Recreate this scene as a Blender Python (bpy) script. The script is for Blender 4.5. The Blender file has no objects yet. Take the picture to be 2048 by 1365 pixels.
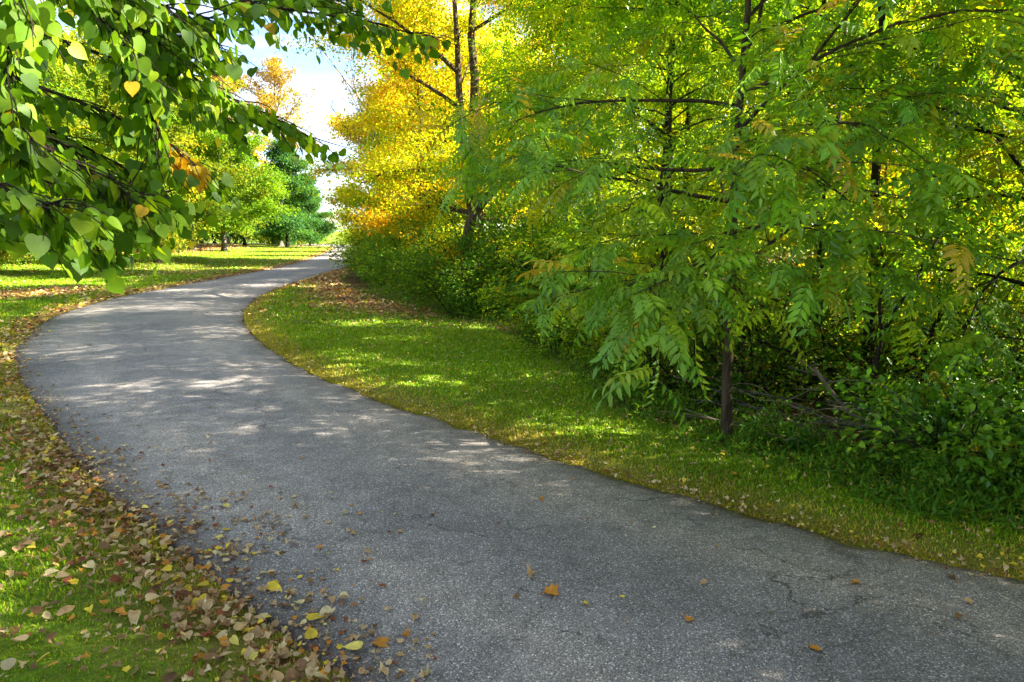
import bpy, math, random
import numpy as np
from mathutils import Matrix, Vector, Quaternion

SC = bpy.context.scene
COL = SC.collection
PI = math.pi

# ------------------------------------------------------------------ camera
cd = bpy.data.cameras.new('camera')
cd.sensor_width = 36.0
cd.lens = 24.0
cd.clip_start = 0.05
cd.clip_end = 3000
cam = bpy.data.objects.new('camera', cd)
COL.objects.link(cam)
cam.location = (0, 0, 2.0)
cam.rotation_euler = (math.radians(90 - 9.26), 0, 0)
SC.camera = cam
SC.render.resolution_x, SC.render.resolution_y = 1024, 682

# ------------------------------------------------------------------ light
SUN_AZ, SUN_EL = math.radians(86), math.radians(32)       # clockwise from the view direction
SKY_STRENGTH, SUN_STRENGTH, EXPOSURE = 0.058, 5.0, 3.2
W = bpy.data.worlds.new('World')
SC.world = W
W.use_nodes = True
nt = W.node_tree
nt.nodes.clear()
def N(tree, typ, **kw):
    n = tree.nodes.new(typ)
    for k, v in kw.items():
        if k in n.inputs.keys() and not hasattr(type(n), k):
            n.inputs[k].default_value = v
        else:
            setattr(n, k, v)
    return n
out = N(nt, 'ShaderNodeOutputWorld')
bg = N(nt, 'ShaderNodeBackground')
bg.inputs['Strength'].default_value = SKY_STRENGTH
sky = N(nt, 'ShaderNodeTexSky', sky_type='NISHITA', sun_disc=False)
sky.sun_elevation, sky.sun_rotation = SUN_EL, SUN_AZ
sky.air_density, sky.dust_density, sky.ozone_density = 0.85, 0.0, 3.5
# thin streaks of high cloud laid out on a plane over the place
tc = N(nt, 'ShaderNodeTexCoord')
sep = N(nt, 'ShaderNodeSeparateXYZ')
nt.links.new(tc.outputs['Generated'], sep.inputs[0])
zz = N(nt, 'ShaderNodeMath', operation='MAXIMUM'); zz.inputs[1].default_value = 0.03
nt.links.new(sep.outputs['Z'], zz.inputs[0])
dx = N(nt, 'ShaderNodeMath', operation='DIVIDE'); dy = N(nt, 'ShaderNodeMath', operation='DIVIDE')
nt.links.new(sep.outputs['X'], dx.inputs[0]); nt.links.new(zz.outputs[0], dx.inputs[1])
nt.links.new(sep.outputs['Y'], dy.inputs[0]); nt.links.new(zz.outputs[0], dy.inputs[1])
cmb = N(nt, 'ShaderNodeCombineXYZ')
nt.links.new(dx.outputs[0], cmb.inputs[0]); nt.links.new(dy.outputs[0], cmb.inputs[1])
mp = N(nt, 'ShaderNodeMapping')
mp.inputs['Rotation'].default_value = (0, 0, math.radians(38))
mp.inputs['Scale'].default_value = (0.22, 1.15, 1)
nt.links.new(cmb.outputs[0], mp.inputs[0])
no = N(nt, 'ShaderNodeTexNoise')
no.inputs['Scale'].default_value = 1.1; no.inputs['Detail'].default_value = 7; no.inputs['Distortion'].default_value = 0.25
nt.links.new(mp.outputs[0], no.inputs['Vector'])
cr = N(nt, 'ShaderNodeValToRGB')
cr.color_ramp.elements[0].position = 0.41; cr.color_ramp.elements[0].color = (0, 0, 0, 1)
cr.color_ramp.elements[1].position = 0.63; cr.color_ramp.elements[1].color = (.85, .85, .85, 1)
nt.links.new(no.outputs['Fac'], cr.inputs[0])
mx = N(nt, 'ShaderNodeMixRGB')
nt.links.new(cr.outputs[0], mx.inputs[0])
nt.links.new(sky.outputs[0], mx.inputs[1])
mx.inputs[2].default_value = (3.3, 3.1, 2.95, 1)
nt.links.new(mx.outputs[0], bg.inputs[0])
nt.links.new(bg.outputs[0], out.inputs[0])

sl = bpy.data.lights.new('sun', 'SUN')
sl.energy = SUN_STRENGTH
sl.angle = math.radians(0.5)
sl.color = (1.0, 0.91, 0.76)
sun = bpy.data.objects.new('sun', sl)
COL.objects.link(sun)
SV = Vector((math.sin(SUN_AZ) * math.cos(SUN_EL), math.cos(SUN_AZ) * math.cos(SUN_EL), math.sin(SUN_EL)))
sun.rotation_euler = (-SV).to_track_quat('-Z', 'Y').to_euler()
sun.location = SV * 60

vs = SC.view_settings
SC.display_settings.display_device = 'sRGB'
vs.view_transform = 'Standard'
vs.look = 'None'
vs.exposure = EXPOSURE
vs.gamma = 1
vs.use_curve_mapping = False
SC.render.engine = 'CYCLES'
cy = SC.cycles
cy.max_bounces = 7; cy.diffuse_bounces = 4; cy.glossy_bounces = 2; cy.transmission_bounces = 4; cy.transparent_max_bounces = 2
cy.sample_clamp_indirect = 6
cy.use_denoising = True
try:
    cy.denoiser = 'OPENIMAGEDENOISE'
    cy.denoising_input_passes = 'RGB_ALBEDO_NORMAL'
except Exception:
    pass

# ------------------------------------------------------------------ helpers
def meta(o, label=None, cat=None, group=None, kind=None):
    if label: o['label'] = label
    if cat: o['category'] = cat
    if group: o['group'] = group
    if kind: o['kind'] = kind
    return o

def link(name, me, mat=None, parent=None, loc=None):
    o = bpy.data.objects.new(name, me)
    COL.objects.link(o)
    if mat is not None and not me.materials:
        me.materials.append(mat)
    if parent is not None: o.parent = parent
    if loc is not None: o.location = loc
    return o

def empty(name, loc, label, cat, group=None, rz=0.0, scale=1.0):
    o = bpy.data.objects.new(name, None)
    COL.objects.link(o)
    o.empty_display_size = 0.2
    o.location = loc
    o.rotation_euler = (0, 0, rz)
    o.scale = (scale,) * 3
    return meta(o, label, cat, group)

def copy_tree(o, parent=None):
    c = o.copy()
    COL.objects.link(c)
    if parent is not None: c.parent = parent
    for ch in o.children:
        copy_tree(ch, c)
    return c

def mesh_np(name, V, F, colr=None, smooth=False):
    """V (n,3); F list of (m,k) int arrays; colr (n,3) linear point colour 'tint'."""
    me = bpy.data.meshes.new(name)
    V = np.ascontiguousarray(V, dtype=np.float32)
    F = [np.asarray(f, dtype=np.int32) for f in F if len(f)]
    me.vertices.add(len(V))
    me.vertices.foreach_set('co', V.ravel())
    nl = sum(f.size for f in F); nf = sum(len(f) for f in F)
    me.loops.add(nl); me.polygons.add(nf)
    me.loops.foreach_set('vertex_index', np.concatenate([f.ravel() for f in F]))
    tot = np.concatenate([np.full(len(f), f.shape[1], np.int32) for f in F])
    st = np.concatenate([[0], np.cumsum(tot)[:-1]]).astype(np.int32)
    me.polygons.foreach_set('loop_start', st)
    if smooth:
        me.polygons.foreach_set('use_smooth', np.ones(nf, dtype=bool))
    if colr is not None:
        a = me.attributes.new('tint', 'FLOAT_COLOR', 'POINT')
        c4 = np.ones((len(V), 4), np.float32); c4[:, :3] = colr
        a.data.foreach_set('color', c4.ravel())
    me.update(calc_edges=True)
    return me

class Acc:
    """collects vertex / face / colour blocks for one mesh"""
    def __init__(s): s.V = []; s.F3 = []; s.F4 = []; s.C = []; s.n = 0
    def add(s, V, F, C=None):
        V = np.asarray(V, np.float32)
        F = np.asarray(F, np.int32)
        if len(F):
            (s.F3 if F.shape[1] == 3 else s.F4).append(F + s.n)
        s.V.append(V); s.n += len(V)
        if C is not None:
            s.C.append(np.broadcast_to(np.asarray(C, np.float32), (len(V), 3)))
    def mesh(s, name, smooth=False):
        F = []
        if s.F3: F.append(np.concatenate(s.F3))
        if s.F4: F.append(np.concatenate(s.F4))
        return mesh_np(name, np.concatenate(s.V), F, np.concatenate(s.C) if s.C else None, smooth)

def nrm(v):
    v = np.asarray(v, float)
    return v / np.maximum(np.linalg.norm(v, axis=-1, keepdims=True), 1e-9)

def frames(axis, up):
    y = nrm(axis)
    x = nrm(np.cross(y, up))
    z = np.cross(x, y)
    return np.stack([x, y, z], axis=-1)          # columns

def scatter(tv, tf, pos, R, s, col, tshade=None):
    """copies of a leaf template at many places -> V, F, C"""
    n, k = len(pos), len(tv)
    V = np.einsum('nij,kj->nki', R, tv) * np.asarray(s)[:, None, None] + pos[:, None, :]
    F = (tf[None] + (np.arange(n) * k)[:, None, None]).reshape(-1, tf.shape[1])
    C = np.repeat(col, k, axis=0)
    if tshade is not None:
        C = C * np.tile(tshade, n)[:, None]
    return V.reshape(-1, 3), F, C

def tube(pts, rad, sides=6, cap=True):
    pts = np.asarray(pts, float); rad = np.asarray(rad, float)
    d = nrm(np.gradient(pts, axis=0))
    ref = np.array([1.0, 0, 0]) if abs(d[0][0]) < .8 else np.array([0, 1.0, 0])
    x = nrm(ref - d * (d @ ref)[:, None]); y = np.cross(d, x)
    a = np.linspace(0, 2 * PI, sides, endpoint=False)
    V = pts[:, None, :] + rad[:, None, None] * (x[:, None, :] * np.cos(a)[None, :, None] + y[:, None, :] * np.sin(a)[None, :, None])
    V = V.reshape(-1, 3)
    i = np.arange(len(pts) - 1)[:, None] * sides; j = np.arange(sides)[None]; j2 = (j + 1) % sides
    F = np.stack([i + j, i + j2, i + sides + j2, i + sides + j], -1).reshape(-1, 4)
    return V, F

def catmull(P, n):
    P = np.asarray(P, float)
    Q = np.vstack([2 * P[0] - P[1], P, 2 * P[-1] - P[-2]])
    o = []
    for i in range(1, len(Q) - 2):
        t = np.linspace(0, 1, n, endpoint=False)[:, None]
        p0, p1, p2, p3 = Q[i - 1], Q[i], Q[i + 1], Q[i + 2]
        o.append(.5 * (2 * p1 + (p2 - p0) * t + (2 * p0 - 5 * p1 + 4 * p2 - p3) * t ** 2 + (3 * p1 - p0 - 3 * p2 + p3) * t ** 3))
    o.append(P[-1:])
    return np.vstack(o)

# ------------------------------------------------------------------ materials
def new_mat(name):
    m = bpy.data.materials.new(name); m.use_nodes = True
    m.node_tree.nodes.clear()
    return m, m.node_tree

def leaf_material(name, transl=0.5, gloss=0.10, rough=0.38, tmul=(1.5, 1.35, 0.5), hue_rand=0.0):
    m, t = new_mat(name)
    o = N(t, 'ShaderNodeOutputMaterial')
    at = N(t, 'ShaderNodeAttribute', attribute_name='tint')
    col = at.outputs['Color']
    if hue_rand:
        oi = N(t, 'ShaderNodeObjectInfo')
        mr = N(t, 'ShaderNodeMapRange'); mr.inputs['To Min'].default_value = 1 - hue_rand; mr.inputs['To Max'].default_value = 1 + hue_rand
        t.links.new(oi.outputs['Random'], mr.inputs['Value'])
        h = N(t, 'ShaderNodeHueSaturation')
        t.links.new(mr.outputs[0], h.inputs['Value']); t.links.new(col, h.inputs['Color'])
        col = h.outputs[0]
    if hue_rand > .3:
        sp_o = N(t, 'ShaderNodeTexCoord')
        sn = N(t, 'ShaderNodeTexNoise'); sn.inputs['Scale'].default_value = 150; sn.inputs['Detail'].default_value = 2
        gg = N(t, 'ShaderNodeNewGeometry'); t.links.new(gg.outputs['Position'], sn.inputs['Vector'])
        sr = N(t, 'ShaderNodeValToRGB'); sr.color_ramp.elements[0].position = .68; sr.color_ramp.elements[1].position = .74
        t.links.new(sn.outputs['Fac'], sr.inputs[0])
        sm = N(t, 'ShaderNodeMixRGB'); sm.inputs[2].default_value = (.16, .09, .02, 1)
        t.links.new(sr.outputs[0], sm.inputs[0]); t.links.new(col, sm.inputs[1]); col = sm.outputs[0]
    # blotches and vein grain
    ge = N(t, 'ShaderNodeNewGeometry')
    nz = N(t, 'ShaderNodeTexNoise'); nz.inputs['Scale'].default_value = 38; nz.inputs['Detail'].default_value = 3
    t.links.new(ge.outputs['Position'], nz.inputs['Vector'])
    mr2 = N(t, 'ShaderNodeMapRange'); mr2.inputs['To Min'].default_value = .72; mr2.inputs['To Max'].default_value = 1.28
    t.links.new(nz.outputs['Fac'], mr2.inputs['Value'])
    mu = N(t, 'ShaderNodeVectorMath', operation='SCALE')
    t.links.new(col, mu.inputs[0]); t.links.new(mr2.outputs[0], mu.inputs['Scale'])
    col = mu.outputs[0]
    df = N(t, 'ShaderNodeBsdfDiffuse'); t.links.new(col, df.inputs['Color'])
    tm = N(t, 'ShaderNodeVectorMath', operation='MULTIPLY'); tm.inputs[1].default_value = tmul
    t.links.new(col, tm.inputs[0])
    tr = N(t, 'ShaderNodeBsdfTranslucent'); t.links.new(tm.outputs[0], tr.inputs['Color'])
    mxs = N(t, 'ShaderNodeMixShader'); mxs.inputs[0].default_value = transl
    t.links.new(df.outputs[0], mxs.inputs[1]); t.links.new(tr.outputs[0], mxs.inputs[2])
    gl = N(t, 'ShaderNodeBsdfGlossy'); gl.inputs['Roughness'].default_value = rough
    lw = N(t, 'ShaderNodeLayerWeight'); lw.inputs['Blend'].default_value = 0.25
    mm = N(t, 'ShaderNodeMath', operation='MULTIPLY_ADD'); mm.inputs[1].default_value = gloss * 2.2; mm.inputs[2].default_value = gloss * .45
    t.links.new(lw.outputs['Fresnel'], mm.inputs[0])
    m2 = N(t, 'ShaderNodeMixShader')
    t.links.new(mm.outputs[0], m2.inputs[0]); t.links.new(mxs.outputs[0], m2.inputs[1]); t.links.new(gl.outputs[0], m2.inputs[2])
    t.links.new(m2.outputs[0], o.inputs[0])
    return m

M_LEAF = leaf_material('tree_leaf', transl=.5, gloss=.015, rough=.5)
M_NEAR = leaf_material('shiny_leaf', transl=.45, gloss=.06, rough=.40, hue_rand=.18)
M_HEART = leaf_material('heart_leaf', transl=.55, gloss=.022, rough=.5, hue_rand=.35)
M_GRASS = leaf_material('grass_blade', transl=.35, gloss=.02, rough=.5, tmul=(1.25, 1.2, .6))
M_DRY = leaf_material('dry_leaf', transl=.22, gloss=.04, rough=.55, tmul=(1.2, 1.0, .7), hue_rand=.15)

def bark_material(name, c1, c2, sc=9.0, stretch=.22):
    m, t = new_mat(name)
    o = N(t, 'ShaderNodeOutputMaterial'); b = N(t, 'ShaderNodeBsdfPrincipled'); b.inputs['Roughness'].default_value = .9
    b.inputs['Specular IOR Level'].default_value = .2
    tcn = N(t, 'ShaderNodeTexCoord'); mpn = N(t, 'ShaderNodeMapping'); mpn.inputs['Scale'].default_value = (1, 1, stretch)
    t.links.new(tcn.outputs['Object'], mpn.inputs[0])
    vz = N(t, 'ShaderNodeTexVoronoi', feature='DISTANCE_TO_EDGE'); vz.inputs['Scale'].default_value = sc * 2.4
    nz = N(t, 'ShaderNodeTexNoise'); nz.inputs['Scale'].default_value = sc; nz.inputs['Detail'].default_value = 8; nz.inputs['Distortion'].default_value = .6
    t.links.new(mpn.outputs[0], nz.inputs['Vector'])
    ad = N(t, 'ShaderNodeVectorMath', operation='ADD'); t.links.new(mpn.outputs[0], ad.inputs[0]); t.links.new(nz.outputs['Color'], ad.inputs[1])
    t.links.new(ad.outputs[0], vz.inputs['Vector'])
    r = N(t, 'ShaderNodeValToRGB'); r.color_ramp.elements[0].position = .3; r.color_ramp.elements[1].position = .75
    r.color_ramp.elements[0].color = (*c1, 1); r.color_ramp.elements[1].color = (*c2, 1)
    t.links.new(nz.outputs['Fac'], r.inputs[0]); t.links.new(r.outputs[0], b.inputs['Base Color'])
    mu = N(t, 'ShaderNodeMath', operation='MINIMUM'); mu.inputs[1].default_value = .25; t.links.new(vz.outputs['Distance'], mu.inputs[0])
    bp = N(t, 'ShaderNodeBump'); bp.inputs['Strength'].default_value = 1.0; bp.inputs['Distance'].default_value = .06
    t.links.new(mu.outputs[0], bp.inputs['Height']); t.links.new(bp.outputs[0], b.inputs['Normal'])
    t.links.new(b.outputs[0], o.inputs[0])
    return m
M_BARK = bark_material('brown_bark', (.045, .028, .016), (.24, .165, .10), 16)
M_BARKG = bark_material('grey_bark', (.07, .06, .045), (.26, .23, .18))
M_BARKD = bark_material('dark_bark', (.018, .012, .008), (.07, .048, .03))
M_STICK = bark_material('dead_wood', (.26, .19, .12), (.55, .45, .32), 14)

# ------------------------------------------------------------------ road and ground layout
LE = [(14, -10), (6.0, -3.6), (2.6, -.35), (.55, 1.55), (-.71, 2.77), (-1.04, 3.05), (-1.49, 3.46), (-1.86, 3.8), (-2.25, 4.16), (-2.98, 4.86), (-3.85, 5.77), (-5.14, 7.25), (-6.5, 8.86),
      (-7.76, 10.45), (-8.86, 12.13), (-10.34, 14.99), (-11.3, 17.75), (-11.91, 21.23), (-12.08, 25.62), (-12.25, 30.81),
      (-12.54, 37.04), (-14.11, 47.99), (-16.99, 63.37), (-20.38, 78.5), (-25.5, 88.0), (-36, 96.0), (-60, 104)]
RE = [(17, -6.5), (9.0, -.9), (5.6, 1.65), (4.1, 2.8), (2.94, 3.65), (2.63, 3.83), (2.19, 4.16), (1.69, 4.59), (1.09, 5.12), (.34, 5.83), (-.64, 6.86), (-1.72, 8.04), (-2.87, 9.51),
      (-3.92, 11.11), (-4.91, 12.89), (-5.95, 15.07), (-6.89, 17.75), (-7.7, 21.23), (-8.25, 25.8), (-8.6, 30.8),
      (-9.02, 37.04), (-10.0, 47.0), (-12.6, 62.0), (-15.8, 76.0), (-20.5, 89.0), (-33, 100.5), (-58, 109)]
LEc, REc = catmull(LE, 6), catmull(RE, 6)
POLY = np.vstack([LEc, REc[::-1]])

def mind(P, Q, ch=15000):
    """distance from each point of P to the polyline Q"""
    P = np.asarray(P, np.float32); o = np.empty(len(P), np.float32)
    A = Q[:-1].astype(np.float32); B = Q[1:].astype(np.float32); D = B - A; L2 = np.maximum((D ** 2).sum(1), 1e-9)
    for i in range(0, len(P), ch):
        p = P[i:i + ch]
        w = p[:, None, :] - A[None]
        t = np.clip((w * D[None]).sum(-1) / L2[None], 0, 1)
        o[i:i + ch] = np.sqrt(((w - t[..., None] * D[None]) ** 2).sum(-1).min(1))
    return o

def inside(P, Q, ch=20000):
    o = np.zeros(len(P), bool)
    x1, y1 = Q[:, 0], Q[:, 1]; x2, y2 = np.roll(x1, -1), np.roll(y1, -1)
    dyy = np.where(np.abs(y2 - y1) < 1e-9, 1e-9, y2 - y1)
    for i in range(0, len(P), ch):
        p = P[i:i + ch]; px = p[:, 0][:, None]; py = p[:, 1][:, None]
        c = ((y1 > py) != (y2 > py)) & (px < (x2 - x1) * (py - y1) / dyy + x1)
        o[i:i + ch] = c.sum(1) % 2 == 1
    return o

def sstep(a, b, x):
    t = np.clip((x - a) / (b - a), 0, 1); return t * t * (3 - 2 * t)

def road_info(P):
    """dl, dr distances to the two edges and inside flag; side: True on the left of the road"""
    dl, dr, ins = mind(P, LEc), mind(P, REc), inside(P, POLY)
    return dl, dr, ins

def vnoise(P, s, seed):
    """cheap smooth value noise in the plane"""
    q = np.asarray(P) / s
    i = np.floor(q).astype(np.int64); f = q - i; f = f * f * (3 - 2 * f)
    def h(ix, iy):
        n = (ix * 374761393 + iy * 668265263 + seed * 974711) & 0x7fffffff
        n = ((n ^ (n >> 13)) * 1274126177) & 0x7fffffff
        return (n % 10007) / 10007.0
    a = h(i[:, 0], i[:, 1]); b = h(i[:, 0] + 1, i[:, 1]); c = h(i[:, 0], i[:, 1] + 1); d = h(i[:, 0] + 1, i[:, 1] + 1)
    return (a * (1 - f[:, 0]) + b * f[:, 0]) * (1 - f[:, 1]) + (c * (1 - f[:, 0]) + d * f[:, 0]) * f[:, 1]

def ground_z(P, info=None):
    P = np.asarray(P, float).reshape(-1, 2)
    dl, dr, ins = info if info is not None else road_info(P)
    d = np.where(ins, 0, np.minimum(dl, dr)); left = dl < dr
    z = -.006 + .05 * sstep(0, .45, d)
    z = z + np.where(left, .18 * sstep(2.0, 11, d) * sstep(16, 30, P[:, 1]), 0)          # bank on the left lawn
    z = z - np.where(left, .35 * sstep(11, 17, d) * sstep(40, 55, P[:, 1]), 0)
    z = z + np.where(~left, -.10 * sstep(.8, 2.2, d), 0)                                  # shallow swale at the wood's edge
    z = z + (vnoise(P, 1.7, 3) - .5) * .05 * sstep(.2, 1.5, d) + (vnoise(P, 9, 5) - .5) * .25 * sstep(2, 8, d)
    return np.where(ins, -.05, z)

# the edge of the wood on the right (where the lawn ends)
SL = [(7, 1.4), (5.0, 2.95), (3.4, 4.27), (2.89, 4.51), (2.61, 5.01), (2.29, 5.57), (1.94, 6.12), (1.38, 6.86), (1.11, 7.92), (1.04, 9.51), (.32, 11.86), (-.7, 14.82), (-1.95, 17.19), (-3.96, 20.43), (-5.62, 24.04), (-7.2, 29), (-8.2, 38), (-9.3, 48), (-12, 64)]
SLc = catmull(SL, 5)
WOODPOLY = np.vstack([SLc, [(60, 64), (60, 1.4)]])

# ------------------------------------------------------------------ ground sheet
def graded(lo, hi, core_lo, core_hi, step, grow=1.18):
    a = list(np.arange(core_lo, core_hi + 1e-6, step))
    s = step
    while a[-1] < hi: s *= grow; a.append(a[-1] + s)
    s = step; b = [core_lo]
    while b[-1] > lo: s *= grow; b.append(b[-1] - s)
    return np.array(b[1:][::-1] + a)
gx = graded(-700, 700, -14, 6, .16)
gy = graded(-60, 900, 1.2, 26, .16)
GX, GY = np.meshgrid(gx, gy)
GP = np.stack([GX.ravel(), GY.ravel()], 1)
GI = road_info(GP)
gz = ground_z(GP, GI)
gd = np.minimum(GI[0], GI[1]); gleft = GI[0] < GI[1]
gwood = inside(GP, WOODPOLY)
def litter_amount(P, dl, dr, ins, wood):
    """how thickly fallen leaves cover the ground, 0..1"""
    d = np.minimum(dl, dr); left = dl < dr
    y = P[:, 1]
    a = np.where(left, np.exp(-(d / .40) ** 2) * 1.1 * sstep(2.0, 3.8, y + 1.2 * vnoise(P, .7, 9)), np.exp(-(d / .16) ** 2) * .55)
    a = a + np.where(left & (y < 13), .05 + .17 * vnoise(P, .6, 17) ** 2, 0)
    a = a + np.where(left & (y > 13), .04 + .22 * sstep(.5, .85, vnoise(P, 5, 11)), 0)
    # leaf bed under the left trees, and the pile in the left hollow
    a = a + np.where(left, sstep(8.6, 10.2, d) * sstep(45, 52, y), 0)
    a = a + 1.0 * np.exp(-(((P[:, 0] + 14.9) / 2.4) ** 2 + ((y - 21.5) / 2.2) ** 2) ** 2)
    # below the orange tree on the right lawn
    s = mind(P, SLc)
    a = a + np.where(~left & ~wood, np.exp(-(s / 1.9) ** 2) * sstep(14.5, 18.5, y) * (1 - sstep(34, 46, y)) * 1.2, 0)
    a = a + np.where(~left & ~wood, .06 + .10 * vnoise(P, .8, 23), 0)
    a = np.where(wood, .55 + .3 * vnoise(P, 1.3, 31), a)
    return np.clip(a, 0, 1)
glit = litter_amount(GP, *GI, gwood) * np.where(gwood, 1, .08 + .92 * sstep(9, 16, GP[:, 1]))
gdry = np.exp(-(gd / np.where(gleft, .6, .38)) ** 2)
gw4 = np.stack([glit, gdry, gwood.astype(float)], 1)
nx, ny = len(gx), len(gy)
ii = np.arange(ny - 1)[:, None] * nx + np.arange(nx - 1)[None]
GF = np.stack([ii, ii + 1, ii + nx + 1, ii + nx], -1).reshape(-1, 4)
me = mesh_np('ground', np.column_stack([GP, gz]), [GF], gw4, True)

m, t = new_mat('lawn_soil')
o = N(t, 'ShaderNodeOutputMaterial'); b = N(t, 'ShaderNodeBsdfPrincipled')
b.inputs['Roughness'].default_value = .95; b.inputs['Specular IOR Level'].default_value = .1
at = N(t, 'ShaderNodeAttribute', attribute_name='tint'); sp = N(t, 'ShaderNodeSeparateColor'); t.links.new(at.outputs['Color'], sp.inputs[0])
ge = N(t, 'ShaderNodeNewGeometry')
def noise(t, scale, detail=4, vec=None, dist=0.0):
    n = N(t, 'ShaderNodeTexNoise'); n.inputs['Scale'].default_value = scale; n.inputs['Detail'].default_value = detail; n.inputs['Distortion'].default_value = dist
    if vec is not None: t.links.new(vec, n.inputs['Vector'])
    return n
def ramp(t, src, stops):
    r = N(t, 'ShaderNodeValToRGB'); el = r.color_ramp.elements
    while len(el) < len(stops): el.new(.5)
    for e, (p, c) in zip(el, stops): e.position = p; e.color = (*c, 1)
    t.links.new(src, r.inputs[0]); return r
def mixc(t, fac, a, bb):
    n = N(t, 'ShaderNodeMixRGB')
    for i, v in enumerate((fac, a, bb)):
        if hasattr(v, 'is_output'): t.links.new(v, n.inputs[i])
        elif i == 0: n.inputs[0].default_value = v
        else: n.inputs[i].default_value = (*v, 1)
    return n.outputs[0]
n1 = noise(t, 2.2, 6, ge.outputs['Position']); n2 = noise(t, 45, 4, ge.outputs['Position'])
gr = ramp(t, n1.outputs['Fac'], [(.3, (.11, .22, .006)), (.5, (.17, .29, .007)), (.7, (.24, .32, .012))])
gr2 = mixc(t, n2.outputs['Fac'], (.03, .06, .01), gr.outputs[0])
dr_ = mixc(t, n2.outputs['Fac'], (.16, .12, .03), (.24, .20, .05))
dm = N(t, 'ShaderNodeMath', operation='MULTIPLY'); t.links.new(sp.outputs['Green'], dm.inputs[0]); dm.inputs[1].default_value = .75
c_ = mixc(t, dm.outputs[0], gr2, dr_)
vl = N(t, 'ShaderNodeTexVoronoi'); vl.inputs['Scale'].default_value = 11; t.links.new(ge.outputs['Position'], vl.inputs['Vector'])
vsep = N(t, 'ShaderNodeSeparateColor'); t.links.new(vl.outputs['Color'], vsep.inputs[0])
lc = ramp(t, vsep.outputs['Red'], [(.0, (.06, .032, .014)), (.35, (.15, .075, .03)), (.6, (.24, .13, .055)), (.8, (.32, .20, .10)), (1, (.42, .30, .07))])
lm = N(t, 'ShaderNodeMath', operation='LESS_THAN'); t.links.new(vsep.outputs['Green'], lm.inputs[0]); t.links.new(sp.outputs['Red'], lm.inputs[1])
c_ = mixc(t, lm.outputs[0], c_, lc.outputs[0])
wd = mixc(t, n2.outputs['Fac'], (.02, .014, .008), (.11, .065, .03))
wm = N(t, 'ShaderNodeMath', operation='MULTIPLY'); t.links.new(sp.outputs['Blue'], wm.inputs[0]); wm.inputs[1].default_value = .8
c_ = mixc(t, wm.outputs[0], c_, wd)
t.links.new(c_, b.inputs['Base Color'])
bp = N(t, 'ShaderNodeBump'); bp.inputs['Strength'].default_value = .7; bp.inputs['Distance'].default_value = .04
t.links.new(n2.outputs['Fac'], bp.inputs['Height']); t.links.new(bp.outputs[0], b.inputs['Normal'])
t.links.new(b.outputs[0], o.inputs[0])
meta(link('ground', me, m), 'green lawn and leaf-strewn soil on both sides of the driveway', None, None, 'structure')

# ------------------------------------------------------------------ road
K = 17
fr = np.concatenate([[0, .010, .04], np.linspace(.09, .91, K - 6), [.96, .99, 1]])
# ragged edges
rg = random.Random(5)
def ragged(E, s, seed):
    d = nrm(np.gradient(E, axis=0)); n = np.stack([d[:, 1], -d[:, 0]], 1)
    L = np.concatenate([[0], np.cumsum(np.linalg.norm(np.diff(E, axis=0), axis=1))])
    w = (vnoise(np.stack([L, L * 0], 1), .35, seed) - .5) * .09 + (vnoise(np.stack([L, L * 0], 1), .08, seed + 1) - .5) * .05
    return E + n * w[:, None] * s
def resample(E, M):
    L = np.concatenate([[0], np.cumsum(np.linalg.norm(np.diff(E, axis=0), axis=1))])
    return L
LR, RR = catmull(LE, 40), catmull(RE, 40)
LR, RR = ragged(LR, 1, 41), ragged(RR, 1, 57)
cl = (LR + RR) / 2
Lc = np.concatenate([[0], np.cumsum(np.linalg.norm(np.diff(cl, axis=0), axis=1))])
V = LR[:, None, :] * (1 - fr)[None, :, None] + RR[:, None, :] * fr[None, :, None]
zc = .006 + .045 * (1 - (2 * fr - 1) ** 2) ** .8
zc[0] = zc[-1] = -.06
Vz = np.broadcast_to(zc[None, :, None], (len(cl), K, 1))
V3 = np.concatenate([V, Vz], -1)

V3 = V3.reshape(-1, 3)
ri = np.arange(len(cl) - 1)[:, None] * K + np.arange(K - 1)[None]
RF = np.stack([ri, ri + 1, ri + K + 1, ri + K], -1).reshape(-1, 4)
uvw = np.stack([np.repeat(Lc, K) / 100.0, np.tile(fr, len(cl)), np.zeros(len(V3))], 1)
me = mesh_np('road', V3, [RF], uvw, True)
m, t = new_mat('asphalt')
o = N(t, 'ShaderNodeOutputMaterial'); b = N(t, 'ShaderNodeBsdfPrincipled')
ge = N(t, 'ShaderNodeNewGeometry'); P_ = ge.outputs['Position']
at = N(t, 'ShaderNodeAttribute', attribute_name='tint'); sp = N(t, 'ShaderNodeSeparateColor'); t.links.new(at.outputs['Color'], sp.inputs[0])
v1 = N(t, 'ShaderNodeTexVoronoi'); v1.inputs['Scale'].default_value = 135; t.links.new(P_, v1.inputs['Vector'])
vs1 = N(t, 'ShaderNodeSeparateColor'); t.links.new(v1.outputs['Color'], vs1.inputs[0])
st = ramp(t, vs1.outputs['Red'], [(.0, (.18, .164, .152)), (.5, (.272, .248, .229)), (.8, (.352, .324, .30)), (.92, (.44, .42, .40)), (1, (.80, .77, .73))])
gap = ramp(t, v1.outputs['Distance'], [(.35, (1, 1, 1)), (.8, (.42, .42, .42))])
mu = N(t, 'ShaderNodeMixRGB', blend_type='MULTIPLY'); mu.inputs[0].default_value = 1
t.links.new(st.outputs[0], mu.inputs[1]); t.links.new(gap.outputs[0], mu.inputs[2])
n1 = noise(t, .55, 6, P_, .4); n2 = noise(t, 6, 5, P_)
pt = ramp(t, n1.outputs['Fac'], [(.3, (.72, .73, .75)), (.5, (.96, .96, .96)), (.7, (1.22, 1.19, 1.15))])
mu2 = N(t, 'ShaderNodeMixRGB', blend_type='MULTIPLY'); mu2.inputs[0].default_value = 1
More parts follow.
